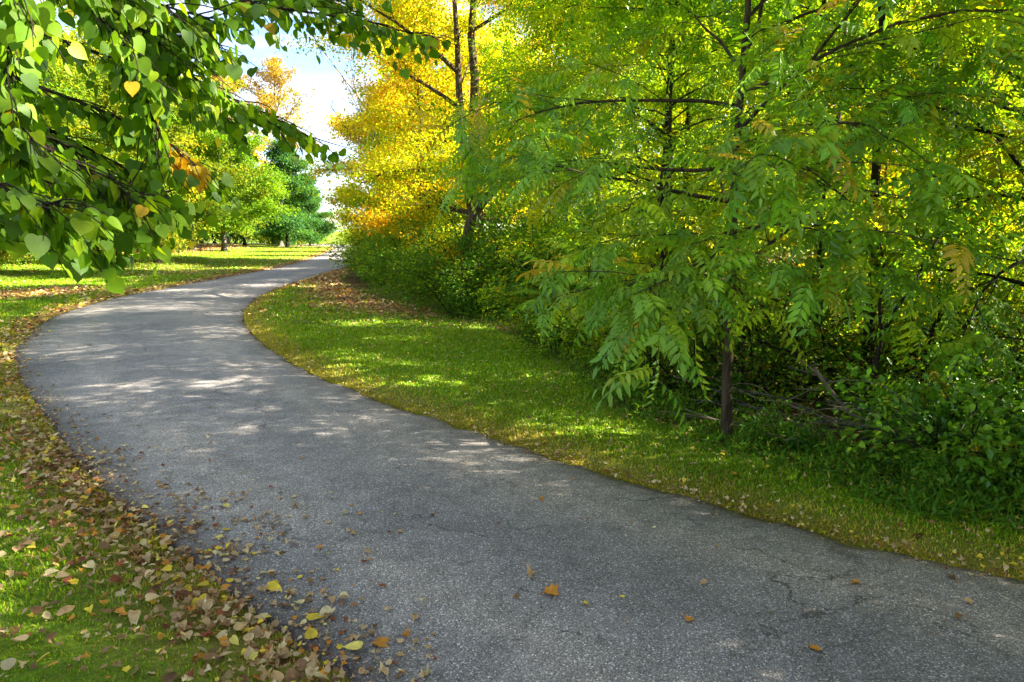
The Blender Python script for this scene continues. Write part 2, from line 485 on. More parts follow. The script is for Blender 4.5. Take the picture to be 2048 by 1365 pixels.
t.links.new(mu.outputs[0], mu2.inputs[1]); t.links.new(pt.outputs[0], mu2.inputs[2])
pt2 = ramp(t, n2.outputs['Fac'], [(.3, (.78, .78, .78)), (.7, (1.12, 1.12, 1.12))])
mu3 = N(t, 'ShaderNodeMixRGB', blend_type='MULTIPLY'); mu3.inputs[0].default_value = 1
t.links.new(mu2.outputs[0], mu3.inputs[1]); t.links.new(pt2.outputs[0], mu3.inputs[2])
# polished wheel tracks and dirty edges across the road
tk = ramp(t, sp.outputs['Green'], [(0, (.38, .34, .29)), (.05, (.68, .66, .63)), (.13, (.92, .92, .92)), (.24, (1.16, 1.12, 1.07)), (.36, (.92, .93, .94)), (.5, (.84, .85, .87)), (.64, (.92, .93, .94)), (.76, (1.16, 1.12, 1.07)), (.87, (.96, .96, .96)), (.96, (.74, .72, .68)), (1, (.40, .36, .30))])
mu4 = N(t, 'ShaderNodeMixRGB', blend_type='MULTIPLY'); mu4.inputs[0].default_value = 1
t.links.new(mu3.outputs[0], mu4.inputs[1]); t.links.new(tk.outputs[0], mu4.inputs[2])
# fine cracks, mostly along the road
mp1 = N(t, 'ShaderNodeMapping'); mp1.inputs['Rotation'].default_value = (0, 0, math.radians(42)); mp1.inputs['Scale'].default_value = (.9, 2.6, 1)
nd = noise(t, 2.2, 8, P_); 
wv = N(t, 'ShaderNodeVectorMath', operation='MULTIPLY_ADD'); wv.inputs[1].default_value = (.9, .9, 0); t.links.new(nd.outputs['Color'], wv.inputs[0]); t.links.new(P_, wv.inputs[2])
t.links.new(wv.outputs[0], mp1.inputs[0])
vc = N(t, 'ShaderNodeTexVoronoi', feature='DISTANCE_TO_EDGE'); vc.inputs['Scale'].default_value = 1.15; t.links.new(mp1.outputs[0], vc.inputs['Vector'])
ck = ramp(t, vc.outputs['Distance'], [(.0, (1, 1, 1)), (.009, (.85, .85, .85)), (.022, (0, 0, 0))])
nm = noise(t, .9, 3, P_); nmr = ramp(t, nm.outputs['Fac'], [(.40, (0, 0, 0)), (.62, (.85, .85, .85))])
nfk = noise(t, 26, 3, P_); nfr = ramp(t, nfk.outputs['Fac'], [(.35, (0, 0, 0)), (.55, (1, 1, 1))])
cm = N(t, 'ShaderNodeMath', operation='MULTIPLY'); t.links.new(ck.outputs[0], cm.inputs[0]); t.links.new(nmr.outputs[0], cm.inputs[1])
cm2 = N(t, 'ShaderNodeMath', operation='MULTIPLY'); t.links.new(cm.outputs[0], cm2.inputs[0]); t.links.new(nfr.outputs[0], cm2.inputs[1])
cf = mixc(t, cm2.outputs[0], mu4.outputs[0], (.018, .017, .016))
t.links.new(cf, b.inputs['Base Color'])
b.inputs['Roughness'].default_value = .72; b.inputs['Specular IOR Level'].default_value = .35
hb = N(t, 'ShaderNodeMath', operation='SUBTRACT'); hb.inputs[0].default_value = 1; t.links.new(v1.outputs['Distance'], hb.inputs[1])
hb2 = N(t, 'ShaderNodeMath', operation='SUBTRACT'); t.links.new(hb.outputs[0], hb2.inputs[0]); t.links.new(cm2.outputs[0], hb2.inputs[1])
bp = N(t, 'ShaderNodeBump'); bp.inputs['Strength'].default_value = .45; bp.inputs['Distance'].default_value = .004
t.links.new(hb2.outputs[0], bp.inputs['Height']); t.links.new(bp.outputs[0], b.inputs['Normal'])
t.links.new(b.outputs[0], o.inputs[0])
meta(link('road', me, m), 'grey asphalt driveway curving in an S between the lawns', None, None, 'structure')

# ------------------------------------------------------------------ leaf shapes
def blade_template(w=.5, fold=.12):
    """pointed oval leaf of two halves folded at the midrib; tip at y=1"""
    return np.array([(0, 0, 0), (-w / 2, .42, fold), (0, 1, -.06), (w / 2, .42, fold)]), np.array([(0, 3, 2), (0, 2, 1)])
def blade6(w=.3, fold=.05, curl=-.1):
    v = np.array([(0, 0, 0), (-w / 2, .30, fold), (-w * .36, .66, fold * .8 + curl * .4), (0, 1, curl), (w * .36, .66, fold * .8 + curl * .4), (w / 2, .30, fold)])
    f = np.array([(0, 2, 1), (0, 3, 2), (0, 4, 3), (0, 5, 4)])
    return v, f
def heart_template(curl=.1, fold=.12, wid=1.0):
    half = [(0, .0), (.15, -.06), (.34, -.03), (.47, .12), (.49, .32), (.42, .54), (.26, .76), (.085, .94), (0, 1.08)]
    pts = half + [(-x, y) for x, y in half[-2:0:-1]]
    pts = np.array(pts) * [wid, 1]
    mid = np.array([(0, .22), (0, .52), (0, .8)])
    P = np.vstack([pts, mid])
    z = fold * np.abs(P[:, 0]) * 1.2 - curl * (P[:, 1] ** 2) - .35 * fold * (np.abs(P[:, 0]) ** 2) * 3
    n = len(half); tot = len(pts); a, bb, c = tot, tot + 1, tot + 2
    def R_(i): return i
    def L_(i): return (tot - i) % tot
    f = []
    for side in (R_, L_):
        s = side
        tri = [(a, s(0), s(1)), (a, s(1), s(2)), (a, s(2), s(3)), (a, s(3), s(4)), (a, s(4), bb), (bb, s(4), s(5)), (bb, s(5), c), (c, s(5), s(6)), (c, s(6), s(7)), (c, s(7), s(8))]
        f += [x if side is R_ else x[::-1] for x in tri]
    return np.column_stack([P, z]), np.array(f)
def maple_template(curl=.25, seed=0, lob=5):
    r = random.Random(seed)
    rim = []
    ang = [-150, -118, -92, -62, -38, -20, 0, 20, 38, 62, 92, 118, 150]
    rad = [.48, .44, .74, .54, .90, .60, 1.0, .60, .90, .54, .74, .44, .48]
    for a, q in zip(ang, rad):
        a = math.radians(a + r.uniform(-5, 5)); q *= r.uniform(.88, 1.1)
        rim.append((math.sin(a) * q * .6, .35 + math.cos(a) * q * .6))
    P = np.array([(0, .32)] + rim + [(0, 0)])
    ph, ph2 = r.uniform(0, 6.3), r.uniform(0, 6.3)
    rr = np.hypot(P[:, 0], P[:, 1] - .35); th = np.arctan2(P[:, 0], P[:, 1] - .35)
    z = curl * rr * (.55 + .6 * np.sin(2 * th + ph) + .35 * np.sin(5 * th + ph2))
    z = z - z.min() * .6
    n = len(rim)
    f = [(0, i, i + 1) for i in range(1, n)] + [(0, n, n + 1), (0, n + 1, 1)]
    return np.column_stack([P, z]), np.array(f)[:, ::-1]
def compound_template(n=6, seed=0, droop=.5, simple=False, lw=.085, ll=.26, curve=0.0):
    """pinnate leaf, 2n+1 leaflets on an arching stalk, length 1"""
    r = random.Random(seed)
    A = Acc(); S = []
    ts = np.linspace(0, 1, 9)
    def pt(u): return np.array([curve * u * u, u * (1 - .12 * droop * u), -droop * .55 * u * u])
    def dr(u): return nrm(pt(min(u + .03, 1.03)) - pt(u - .03))
    if not simple:
        V, F = tube([pt(u) for u in ts[::4]], np.linspace(.008, .003, 3), 3)
        A.add(V, F); S += [.9] * len(V)
    lv, lf = blade_template(.34, .03) if simple else blade6(.33, .035, -.12)
    for k in range(n + 1):
        u = .20 + .80 * k / n
        sides = (0,) if k == n else (-1, 1)
        for sd in sides:
            d = dr(u); up = np.array([0, 0, 1.0]); x = nrm(np.cross(d, up)); up = np.cross(x, d)
            a = math.radians(r.uniform(52, 70)) * sd
            ax = d * math.cos(a) + x * math.sin(a) + np.array([0, 0, -r.uniform(.25, .65) * (.5 + droop)])
            size = ll * (1 - .45 * abs(u - .55)) * r.uniform(.85, 1.12)
            nn = up + x * r.uniform(-.3, .3) + d * r.uniform(-.3, .3)
            R = frames(ax[None], nn[None])[0]
            V = (lv * [1.0, 1, 1]) @ R.T * size + pt(u)
            A.add(V, lf); S += [r.uniform(.8, 1.2)] * len(V)
    V = np.concatenate(A.V)
    F = np.concatenate(A.F3) if A.F3 else None
    F4 = np.concatenate(A.F4) if A.F4 else np.zeros((0, 4), int)
    if len(F4):
        F = np.vstack([F, F4[:, [0, 1, 2]], F4[:, [0, 2, 3]]])
    return V, F, np.array(S)

CT_NEAR = [compound_template(6, s, .35 + .22 * (s % 3), False, curve=(-.12, .1, .0, .15, -.05)[s]) for s in range(5)]
CT_MID = [compound_template(5, 10 + s, .4 + .25 * s, True) for s in range(3)]
BL, BLF = blade_template(.58, .12)

def pick(rng, pal, n):
    c = np.array([p[0] for p in pal], float); w = np.array([p[1] for p in pal], float)
    return c[rng.choice(len(c), n, p=w / w.sum())]

# ------------------------------------------------------------------ tree builder
def polyline(rng, p0, d0, length, n, wig, grav=0.0, up=0.0):
    p = [np.array(p0, float)]; d = nrm(np.array(d0, float))
    for i in range(n):
        d = nrm(d + rng.normal(0, wig, 3) + np.array([0, 0, up - grav * (i + 1) / n]))
        p.append(p[-1] + d * length / n)
    return np.array(p)

def along(pts, u):
    L = np.linspace(0, 1, len(pts))
    return np.stack([np.interp(u, L, pts[:, k]) for k in range(3)], -1)

def profile(kind, t):
    if kind == 'ovate': return max(.18, math.sin(PI * min(1, .20 + .78 * t)) ** .8)
    if kind == 'cone': return max(.12, 1.0 - .85 * t)
    if kind == 'vase': return .45 + .6 * t if t < .75 else .9 - .6 * (t - .75) * 2
    return max(.2, math.sqrt(max(0, 1 - (1.7 * t - .72) ** 2)))

def build_tree(name, loc, label, cat, seed, h, r0, z0, spread, nlimb, pal, nleaf, lsize, shape='round', leaf='small', lean=(0, 0), group=None,
               nsub=7, sig=.22, elev=(8, 55), bark=None, fork=None, grav=.12, shade_gap=0.0, near_parts=0, trunk_pts=None, trunk_bend=.05, top_pal=None, az_bias=None, rz=0.0, subl=.5):
    rng = np.random.default_rng(seed)
    root = empty(name, loc, label, cat, group, rz)
    bark = bark or M_BARK
    # trunk
    nseg = 12
    tp = np.zeros((nseg + 1, 3))
    for i in range(1, nseg + 1):
        tt = i / nseg
        tp[i] = tp[i - 1] + [lean[0] * h / nseg * (1.2 - .4 * tt) + rng.normal(0, trunk_bend) * h / nseg, lean[1] * h / nseg + rng.normal(0, trunk_bend) * h / nseg, h / nseg]
    if trunk_pts is not None:
        q0 = catmull(trunk_pts, 6); tp = along(q0, np.linspace(0, 1, nseg + 1)); h = tp[-1][2]
    rad = r0 * (1 - .88 * np.linspace(0, 1, nseg + 1) ** .85)
    # root flare
    fl = np.vstack([tp[0] + [0, 0, -.12], tp[0], tp[0] + (tp[1] - tp[0]) * .12, tp[0] + (tp[1] - tp[0]) * .35, tp[1:]])
    fr_ = np.concatenate([[r0 * 1.95, r0 * 1.62, r0 * 1.2, r0 * 1.03], rad[1:]])
    V, F = tube(fl, fr_, 9)
    A = Acc(); A.add(V, F)
    link('trunk', A.mesh('trunk', True), bark, root)
    if fork:
        fz, fdir, flen, frad = fork
        p = along(tp, fz)
        q = polyline(rng, p, fdir, flen, 8, .05, 0, .06)
        V, F = tube(q, frad * (1 - .8 * np.linspace(0, 1, 9)), 8)
        A = Acc(); A.add(V, F); link('trunk', A.mesh('trunk', True), bark, root)
    subs, subc = [], []
    az0 = rng.uniform(0, 6.28)
    for k in range(nlimb):
        t = (k + rng.uniform(.0, .8)) / nlimb
        z = (z0 + (h * .97 - z0) * t) / h
        p = along(tp, z)
        if fork and rng.uniform() < .45 and t > .3:
            p = along(q, rng.uniform(.2, 1))
        az = az0 + k * 2.39996 + rng.normal(0, .25)
        if az_bias is not None and rng.uniform() < az_bias[1]:
            az = az_bias[0] + rng.normal(0, .55)
        el = math.radians(elev[0] + (elev[1] - elev[0]) * t + rng.normal(0, 6))
        L = spread * profile(shape, t) * rng.uniform(.8, 1.15)
        d = np.array([math.cos(az) * math.cos(el), math.sin(az) * math.cos(el), math.sin(el)])
        pts = polyline(rng, p, d, L, 7, .10, grav, .03)
        br = np.interp(z, np.linspace(0, 1, nseg + 1), rad) * .5 + .004
        A = Acc()
        V, F = tube(pts, br * (1 - .85 * np.linspace(0, 1, 8)), 5); A.add(V, F)
        subs.append((pts[4:], k)); 
        for j in range(nsub):
            u = .22 + .78 * (j + rng.uniform(0, .9)) / nsub
            sp_ = along(pts, u)
            dd = nrm(along(pts, min(1, u + .1)) - along(pts, u - .1))
            sd = nrm(np.cross(dd, [0, 0, 1])) * (1 if j % 2 else -1)
            d2 = nrm(dd * .7 + sd * rng.uniform(.4, 1.0) + [0, 0, rng.uniform(-.15, .5)])
            l2 = L * subl * (1 - .45 * u) * rng.uniform(.6, 1.15) + .15
            sp2 = polyline(rng, sp_, d2, l2, 4, .16, grav * 1.3)
            V, F = tube(sp2, np.linspace(max(.005, br * .33 * (1 - .5 * u)), .003, 5), 3); A.add(V, F)
            subs.append((sp2, k))
        link('branch', A.mesh('branch', True), bark, root)
    # leader top
    subs.append((tp[-4:], nlimb))
    C0 = pick(rng, pal, len(subs))
    A = Acc()
    per = np.array([np.linalg.norm(s[0][-1] - s[0][0]) + .2 for s in subs]); per = per / per.sum() * nleaf
    placed = []
    if leaf == 'small':
        tv, tf = BL, BLF
        pos, ax, up, col = [], [], [], []
        for (s, k), c, n in zip(subs, C0, per):
            n = max(2, int(n))
            u = rng.uniform(.1, 1.08, n)
            p = along(s, np.clip(u, 0, 1)) + rng.normal(0, sig, (n, 3)) * [1, 1, .6]
            d = nrm(s[-1] - s[0])
            pos.append(p)
            ax.append(d * .6 + rng.normal(0, .7, (n, 3)) + [0, 0, -.35])
            up.append(np.array([0, 0, 1.0]) + rng.normal(0, .55, (n, 3)))
            mixk = rng.uniform(0, 1, (n, 1)) < .35
            cc = np.where(mixk, pick(rng, pal, n), c[None]) * rng.uniform(.7, 1.3, (n, 1))
            col.append(cc)
        pos, ax, up, col = map(np.concatenate, (pos, ax, up, col))
        if top_pal is not None:
            w = (rng.uniform(0, 1, len(pos)) < sstep(.45, .95, pos[:, 2] / h))[:, None]
            col = np.where(w, pick(rng, top_pal, len(pos)) * rng.uniform(.75, 1.25, (len(pos), 1)), col)
        V, F, C = scatter(tv, tf, pos, frames(ax, up), lsize * rng.uniform(.65, 1.3, len(pos)), col)
        A.add(V, F, C)
        mat = M_LEAF
    else:
        CT = CT_NEAR if leaf == 'compound_near' else CT_MID
        pos, ax, up, col, sz = [], [], [], [], []
        for (s, k), c, n in zip(subs, C0, per):
            n = max(3, int(round(n)))
            u = 1 - rng.uniform(0, 1, n) ** 1.5 * .75
            p = along(s, u)
            d = nrm(s[-1] - s[0])
            a = np.arange(n) * 2.4 + rng.uniform(0, 6.28)
            e1 = nrm(np.cross(d, [0.02, .01, 1])); e2 = np.cross(d, e1)
            radial = e1[None] * np.cos(a)[:, None] + e2[None] * np.sin(a)[:, None]
            pos.append(p)
            ax.append(d[None] * rng.uniform(.3, 1.0, (n, 1)) + radial * [1, 1, .55] + [0, 0, .12] + rng.normal(0, .15, (n, 3)))
            up.append(np.array([0, 0, 1.0]) + rng.normal(0, .22, (n, 3)))
            mixk = rng.uniform(0, 1, (n, 1)) < .3
            col.append(np.where(mixk, pick(rng, pal, n), c[None]) * rng.uniform(.75, 1.25, (n, 1)))
            sz.append(lsize * rng.uniform(.65, 1.2, n))
        pos, ax, up, col, sz = map(np.concatenate, (pos, ax, up, col, sz))
        R = frames(ax, up)
        vi = rng.integers(0, len(CT), len(pos))
        single = np.zeros(len(pos), bool)
        if near_parts:
            wp = pos + np.array(loc)[None] + ax * sz[:, None] * .4
            dist = np.linalg.norm(wp - np.array([0, 0, 2.0]), axis=1)
            vis = (np.abs(wp[:, 0] / np.maximum(wp[:, 1], .1)) < .78) & (wp[:, 2] - 2 < .34 * wp[:, 1])
            order = np.argsort(np.where(vis, dist, 1e6))[:near_parts]
            single[order] = vis[order]
            meshes = {}
            for i in np.where(single)[0]:
                v = int(vi[i]); q = int(rng.integers(0, 3))
                if (v, q) not in meshes:
                    tv, tf, ts = CT[v]
                    cc = pick(rng, pal, 1)[0] * (.85 + .15 * q)
                    meshes[(v, q)] = mesh_np('leaf', tv, [tf], cc[None] * ts[:, None])
                    meshes[(v, q)].materials.append(M_NEAR)
                ob = link('leaf', meshes[(v, q)], None, root)
                mt = Matrix(R[i].tolist()).to_4x4()
                ob.matrix_basis = Matrix.Translation(pos[i].tolist()) @ mt @ Matrix.Scale(float(sz[i]), 4)
        for v in range(len(CT)):
            s_ = (vi == v) & ~single
            if not s_.any(): continue
            tv, tf, ts = CT[v]
            V, F, C = scatter(tv, tf, pos[s_], R[s_], sz[s_], col[s_], ts)
            A.add(V, F, C)
        mat = M_NEAR if leaf == 'compound_near' else M_LEAF
    if shade_gap: pass
    cr_ = link('crown', A.mesh('crown'), mat, root)
    cr_['kind'] = 'stuff'
    return root

def Z(x, y): return float(ground_z([(x, y)])[0])
def G3(x, y): return (x, y, Z(x, y))
def clone(src, x, y, rz, sc, label, group=None):
    c = copy_tree(src)
    c.location = G3(x, y); c.rotation_euler = (0, 0, rz); c.scale = (sc,) * 3
    c['label'] = label
    if group: c['group'] = group
    return c

# palettes (albedo)
GREEN = [((.085, .20, .006), 4), ((.12, .25, .007), 4), ((.18, .29, .007), 2)]
WALN = [((.12, .28, .013), 5), ((.17, .33, .012), 5), ((.26, .39, .010), 3), ((.36, .36, .012), 1.2), ((.50, .36, .015), .5)]
YGREEN = [((.21, .36, .008), 4), ((.33, .43, .009), 4), ((.47, .46, .010), 3), ((.11, .25, .008), 2)]
YELLOW = [((.50, .47, .010), 5), ((.40, .46, .010), 4), ((.58, .43, .010), 2), ((.26, .41, .010), 4)]
ORANGE = [((.62, .33, .012), 4), ((.58, .44, .012), 4), ((.46, .20, .012), 2), ((.38, .42, .010), 3)]
OLIVE = [((.13, .20, .009), 4), ((.19, .235, .010), 3), ((.085, .17, .008), 4), ((.33, .29, .012), 1)]
TEAL = [((.035, .115, .03), 5), ((.05, .145, .032), 4), ((.085, .18, .018), 2)]

# ------------------------------------------------------------------ right side wood
GW = 'trees of the wood to the right of the driveway'
FEA = 'green feathery-leaved tree '
build_tree('walnut_tree', G3(2.03, 6.2), 'feathery green tree with bare straight trunk standing nearest the right lawn', 'tree', 11, 7.6, .052, 1.3, 2.6, 40, WALN + YGREEN[:2], 4000, .37,
           'round', 'compound_near', group=GW, nsub=7, elev=(2, 50), grav=.16, near_parts=300, trunk_bend=.045, lean=(-.035, 0), az_bias=(-PI / 2, .38), bark=M_BARK)
build_tree('walnut_tree', G3(5.3, 6.6), 'feathery green tree reaching in from the right edge of the picture', 'tree', 12, 6.4, .07, 1.2, 2.5, 30, WALN + YGREEN[:1], 2700, .39,
           'round', 'compound_near', group=GW, nsub=6, elev=(0, 50), grav=.18, near_parts=220, az_bias=(PI, .35), bark=M_BARKD)
build_tree('walnut_tree', G3(2.1, 10.2), 'slender feathery tree behind the lawn edge, left of the nearest trunk', 'tree', 13, 6.8, .05, 1.0, 2.2, 30, WALN[:3] + YGREEN[:3], 2600, .38,
           'round', 'compound_near', group=GW, nsub=6, elev=(0, 50), grav=.16, near_parts=120, bark=M_BARKD)
wa = build_tree('walnut_tree', G3(4.4, 9.8), 'yellow-green feathery tree directly behind the nearest trunk', 'tree', 14, 7.6, .07, .8, 2.8, 26, YGREEN, 2400, .42, 'round', 'compound', group=GW, nsub=6, elev=(0, 55), bark=M_BARKD)
wb = build_tree('leafy_tree', G3(7.6, 12.8), 'yellow-green small-leaved tree deep in the wood at the right', 'tree', 15, 7.2, .08, .6, 2.9, 20, YGREEN, 32000, .095, 'round', group=GW, nsub=8, sig=.27)
wd = build_tree('leafy_tree', G3(9.3, 17.5), 'yellow small-leaved tree at the back of the wood at the right', 'tree', 18, 6.0, .08, .5, 2.9, 20, YELLOW[:2] + YGREEN[1:3] + ORANGE[:1], 32000, .10, 'round', group=GW, nsub=8, sig=.28)
clone(wa, 3.0, 13.6, 2.0, 1.0, 'feathery yellow-green tree behind the slender tree, left of centre of the wood', GW)
clone(wb, 11.5, 15.0, 2.7, .8, 'low yellow-green tree at the back of the wood near the right edge', GW)
wc = build_tree('leafy_tree', G3(1.9, 15.8), 'bright green small-leaved tree between the walnut trees and the twin trunks', 'tree', 16, 7.0, .09, .5, 2.6, 20, YGREEN, 34000, .09, 'round', group=GW, nsub=8, sig=.27)
clone(wc, 4.6, 17.5, 1.4, .8, 'bright green tree at the back of the wood behind the feathery trees', GW)
clone(wc, 2.2, 20.5, 3.4, .8, 'small yellow-green tree behind the leaning trunk', GW)
GK = 'sunlit trees across the field behind the right wood'
for i, (x, y, sc_, src, lb) in enumerate([(6.5, 33, 1.7, wb, 'tall sunlit tree across the field, seen right of the twin trunks'), (11.5, 32, 2.0, wd, 'sunlit yellow-green tree across the field behind the nearest trunk'),
        (16, 31, 2.0, wd, 'sunlit tree across the field, seen through the feathery leaves'), (20, 29, 2.0, wd, 'sunlit tree across the field, second from the right edge'), (24.5, 31, 2.0, wd, 'sunlit tree across the field at the right edge'),
        (14, 39, 2.1, wb, 'tall tree farthest behind the feathery leaves'), (22, 40, 2.4, wd, 'tall tree farthest back on the right'), (31, 40, 2.1, wb, 'tall tree farthest back at the right edge'), (6, 43, 2.1, wc, 'tall tree farthest back behind the twin trunks')]):
    clone(src, x, y, i * 1.9 + .5, sc_, lb, GK)
wt = build_tree('walnut_tree', G3(4.35, 8.3), 'added tall slim dark-trunked shade tree in the wood behind the sapling', 'tree', 17, 9.6, .07, 4.6, 3.0, 22, WALN[:3] + YGREEN[:2], 2100, .5, 'round', 'compound', group=GW, nsub=6, elev=(0, 55), bark=M_BARKD)  # this tree and its clones: high crowns added to shade the road
clone(wt, 3.7, 14.9, .7, 1.15, 'added tall slim shade tree at the back of the wood left of the nearest trunk', GW)
clone(wt, 4.9, 11.0, 5.1, 1.05, 'added tall slim shade tree at the back of the wood right of the nearest trunk', GW)
clone(wt, 2.5, 12.0, 2.4, 1.1, 'added tall slim shade tree in the wood behind the slender feathery one', GW)
clone(wt, 1.6, 18.0, 4.0, 1.05, 'added tall slim shade tree standing in the wood right of the leaning trunk', GW)
for x, y, a_, sc_, lb in [(5.7, 8.9, .6, .52, 'added low bushy shade tree in the dark of the wood behind the sapling'), (7.4, 7.7, 2.2, .55, 'added low bushy shade tree inside the wood near the right edge'), (4.0, 11.9, 4.1, .5, 'added low bushy shade tree inside the wood behind the nearest trunk')]:  # low trees added to block sun spots on the road and darken the undergrowth
    clone(wc, x, y, a_, sc_, lb, GW)
# yellow and orange trees at the bend
c1 = build_tree('tall_tree', G3(-.95, 20.0), 'tall yellow-green tree with twin dark trunks at the bend', 'tree', 21, 12.5, .24, 1.6, 3.9, 26, YELLOW[:2] + YGREEN[:3] + ORANGE[:1], 60000, .095, 'round', group=GW, nsub=9,
           fork=(.16, (-.22, -.05, 1), 8.0, .16), bark=M_BARK, sig=.28, elev=(5, 60))
build_tree('leaning_tree', G3(-1.15, 17.8), 'tree whose thick brown trunk leans far to the right below the twin trunks', 'tree', 22, 5.4, .2, 3.3, 2.3, 10, YGREEN, 10000, .085, 'round', trunk_pts=[(0, 0, 0), (-.05, .02, 1.3), (.08, 0, 2.25), (.6, -.1, 2.95), (1.15, -.1, 3.45), (1.8, 0, 4.3), (2.2, 0, 5.6)], group=GW, nsub=7, trunk_bend=.04)
build_tree('maple_tree', G3(-3.1, 23.5), 'orange and yellow maple over the leaf-covered lawn at the bend', 'tree', 23, 9.0, .13, 1.2, 3.1, 24, ORANGE + YELLOW[:3] + YGREEN[1:3], 46000, .10, 'round', group=GW, nsub=9, sig=.27)
build_tree('maple_tree', G3(-4.3, 31.0), 'bright yellow maple behind the orange one beside the road', 'tree', 24, 13.0, .16, 1.9, 4.0, 28, YELLOW + YGREEN[:2], 52000, .125, 'cone', group=GW, nsub=9, sig=.3)
build_tree('maple_tree', G3(-8.2, 43.0), 'golden tree farthest along the right side, overhanging the road', 'tree', 25, 8.4, .15, 2.3, 4.0, 22, YELLOW + ORANGE[:2], 38000, .155, 'round', group=GW, nsub=9, sig=.34)
clone(c1, 1.6, 31.5, 1.3, 1.1, 'added tall yellow-green shade tree behind the bright yellow maple', GW)  # both clones added behind the maples to keep the left lawn in shade
clone(c1, -1.2, 41.0, 3.0, 1.1, 'added tall yellow-green shade tree farthest back behind the maples', GW)
clone(wc, -.2, 27.5, .4, 1.15, 'yellow-green tree behind the orange maple', GW)
clone(wc, -3.6, 38.5, 1.9, 1.2, 'green tree behind the bright yellow maple', GW)
clone(wc, -6.8, 53.0, 3.9, 1.1, 'bright green rounded tree past the golden tree on the right', GW)
# bare tree
def bare_tree():
    rng = np.random.default_rng(77)
    root = empty('bare_tree', G3(-6.7, 36.5), 'nearly leafless tree with thin upswept twigs against the sky above the maples', 'tree', GW)
    tp = polyline(rng, (0, 0, -.1), (0, 0, 1), 9.0, 10, .03)
    V, F = tube(tp, np.linspace(.14, .02, 11), 7); A = Acc(); A.add(V, F); link('trunk', A.mesh('trunk', True), M_BARKD, root)
    L = Acc()
    for k in range(14):
        az = k * 2.4; u = .45 + .55 * k / 14
        p = along(tp, u)
        q = polyline(rng, p, (math.cos(az) * .8, math.sin(az) * .8, .95), 4.2, 8, .06, 0, .05)
        A = Acc(); V, F = tube(q, np.linspace(.035, .008, 9), 4); A.add(V, F)
        for j in range(9):
            uu = .2 + .75 * j / 9
            d = nrm(nrm(q[-1] - q[0]) + rng.normal(0, .35, 3) + [0, 0, .2])
            s = polyline(rng, along(q, uu), d, 1.9 * (1.1 - .5 * uu), 5, .06)
            V, F = tube(s, np.linspace(.014, .006, 6), 3); A.add(V, F)
            n = 5
            V, F, C = scatter(BL, BLF, along(s, rng.uniform(.3, 1, n)), frames(rng.normal(0, 1, (n, 3)), rng.normal(0, 1, (n, 3))), np.full(n, .11), pick(rng, ORANGE, n))
            L.add(V, F, C)
        link('branch', A.mesh('branch', True), M_BARKD, root)
    o = link('crown', L.mesh('crown'), M_LEAF, root); o['kind'] = 'stuff'
bare_tree()
# trees of the same wood beyond the frame, to the right and behind: several added and sized to shade the road
GS = 'trees of the roadside wood outside the view'
for i, (x, y, s, src) in enumerate([(4.9, 3.3, .6, wb), (4.2, 1.7, .52, wc), (6.6, 2.6, .72, wb), (11.2, 4.6, 1.1, wc), (9.6, .4, 1.1, wb), (13.0, 1.0, 1.2, wc), (16, 4.2, 1.2, wb), (12.6, -3.2, 1.1, wc), (5.7, 5.7, .85, wt), (7.4, 4.9, 1.0, wt), (6.6, -1.6, 1.0, wb)]):
    clone(src, x, y, i * 1.7, s, 'leafy green tree of the roadside wood outside the view', GS)

# ------------------------------------------------------------------ left side trees
GL = 'trees on the left lawn'
l1 = build_tree('lawn_tree', G3(-19.1, 37.0), 'olive-green tree on the left lawn with dark trunk in a ring of fallen leaves', 'tree', 31, 9.5, .17, 1.3, 4.7, 24, OLIVE, 60000, .145, 'ovate', group=GL, nsub=9, sig=.32, bark=M_BARKD, elev=(-4, 48))
l2 = build_tree('lawn_tree', G3(-24.8, 59.3), 'yellowish green lawn tree with pale grey trunk at the leaf bed', 'tree', 32, 10.5, .24, 1.4, 5.2, 22, OLIVE[:3] + GREEN, 52000, .19, 'ovate', group=GL, nsub=9, sig=.38, bark=M_BARKG, elev=(-2, 48))
l3 = build_tree('lawn_tree', G3(-24.6, 75.5), 'blue-green conical tree beside the far bend of the road', 'tree', 33, 11.0, .2, 1.6, 4.9, 24, TEAL, 46000, .22, 'cone', group=GL, nsub=9, sig=.4, bark=M_BARKD, elev=(-2, 45))
clone(l3, -25.2, 86.0, 2.2, .72, 'small blue-green tree right of the conical one at the far bend', GL)
clone(l3, -31.0, 80.0, 4.2, .95, 'blue-green tree with dark trunk behind the leaf bed', GL)
clone(l2, -31.5, 68.0, 1.2, 1.0, 'bright green tree at the back of the leaf bed', GL)
clone(l1, -26.0, 45.0, 2.5, 1.15, 'olive-green lawn tree behind the one ringed by fallen leaves', GL)
clone(l1, -25.0, 37.5, 1.2, 1.1, 'olive-green lawn tree left of the one ringed by fallen leaves', GL)
clone(l2, -29.5, 60.0, 3.0, 1.0, 'green lawn tree left of the grey-trunked one', GL)
clone(l2, -36.0, 50.0, 5.0, 1.05, 'green tree filling the gap left of the lawn trees', GL)
clone(l1, -21.5, 28.0, 4.4, 1.0, 'yellow-edged lawn tree half hidden by the hanging branch', GL)
l4 = build_tree('tall_tree', G3(-27.5, 82.0), 'tall sparse tree with golden top against the sky', 'tree', 34, 21.0, .3, 6.5, 5.6, 30, ORANGE[:2] + OLIVE[:2], 12000, .26, 'ovate', group=GL, nsub=7, sig=.3, bark=M_BARKG, elev=(25, 65), top_pal=[((.34, .22, .03), 2), ((.26, .19, .03), 2)])
clone(l4, -38.0, 92.0, 2.0, 1.1, 'tall thin-crowned tree behind the golden-topped one', GL)
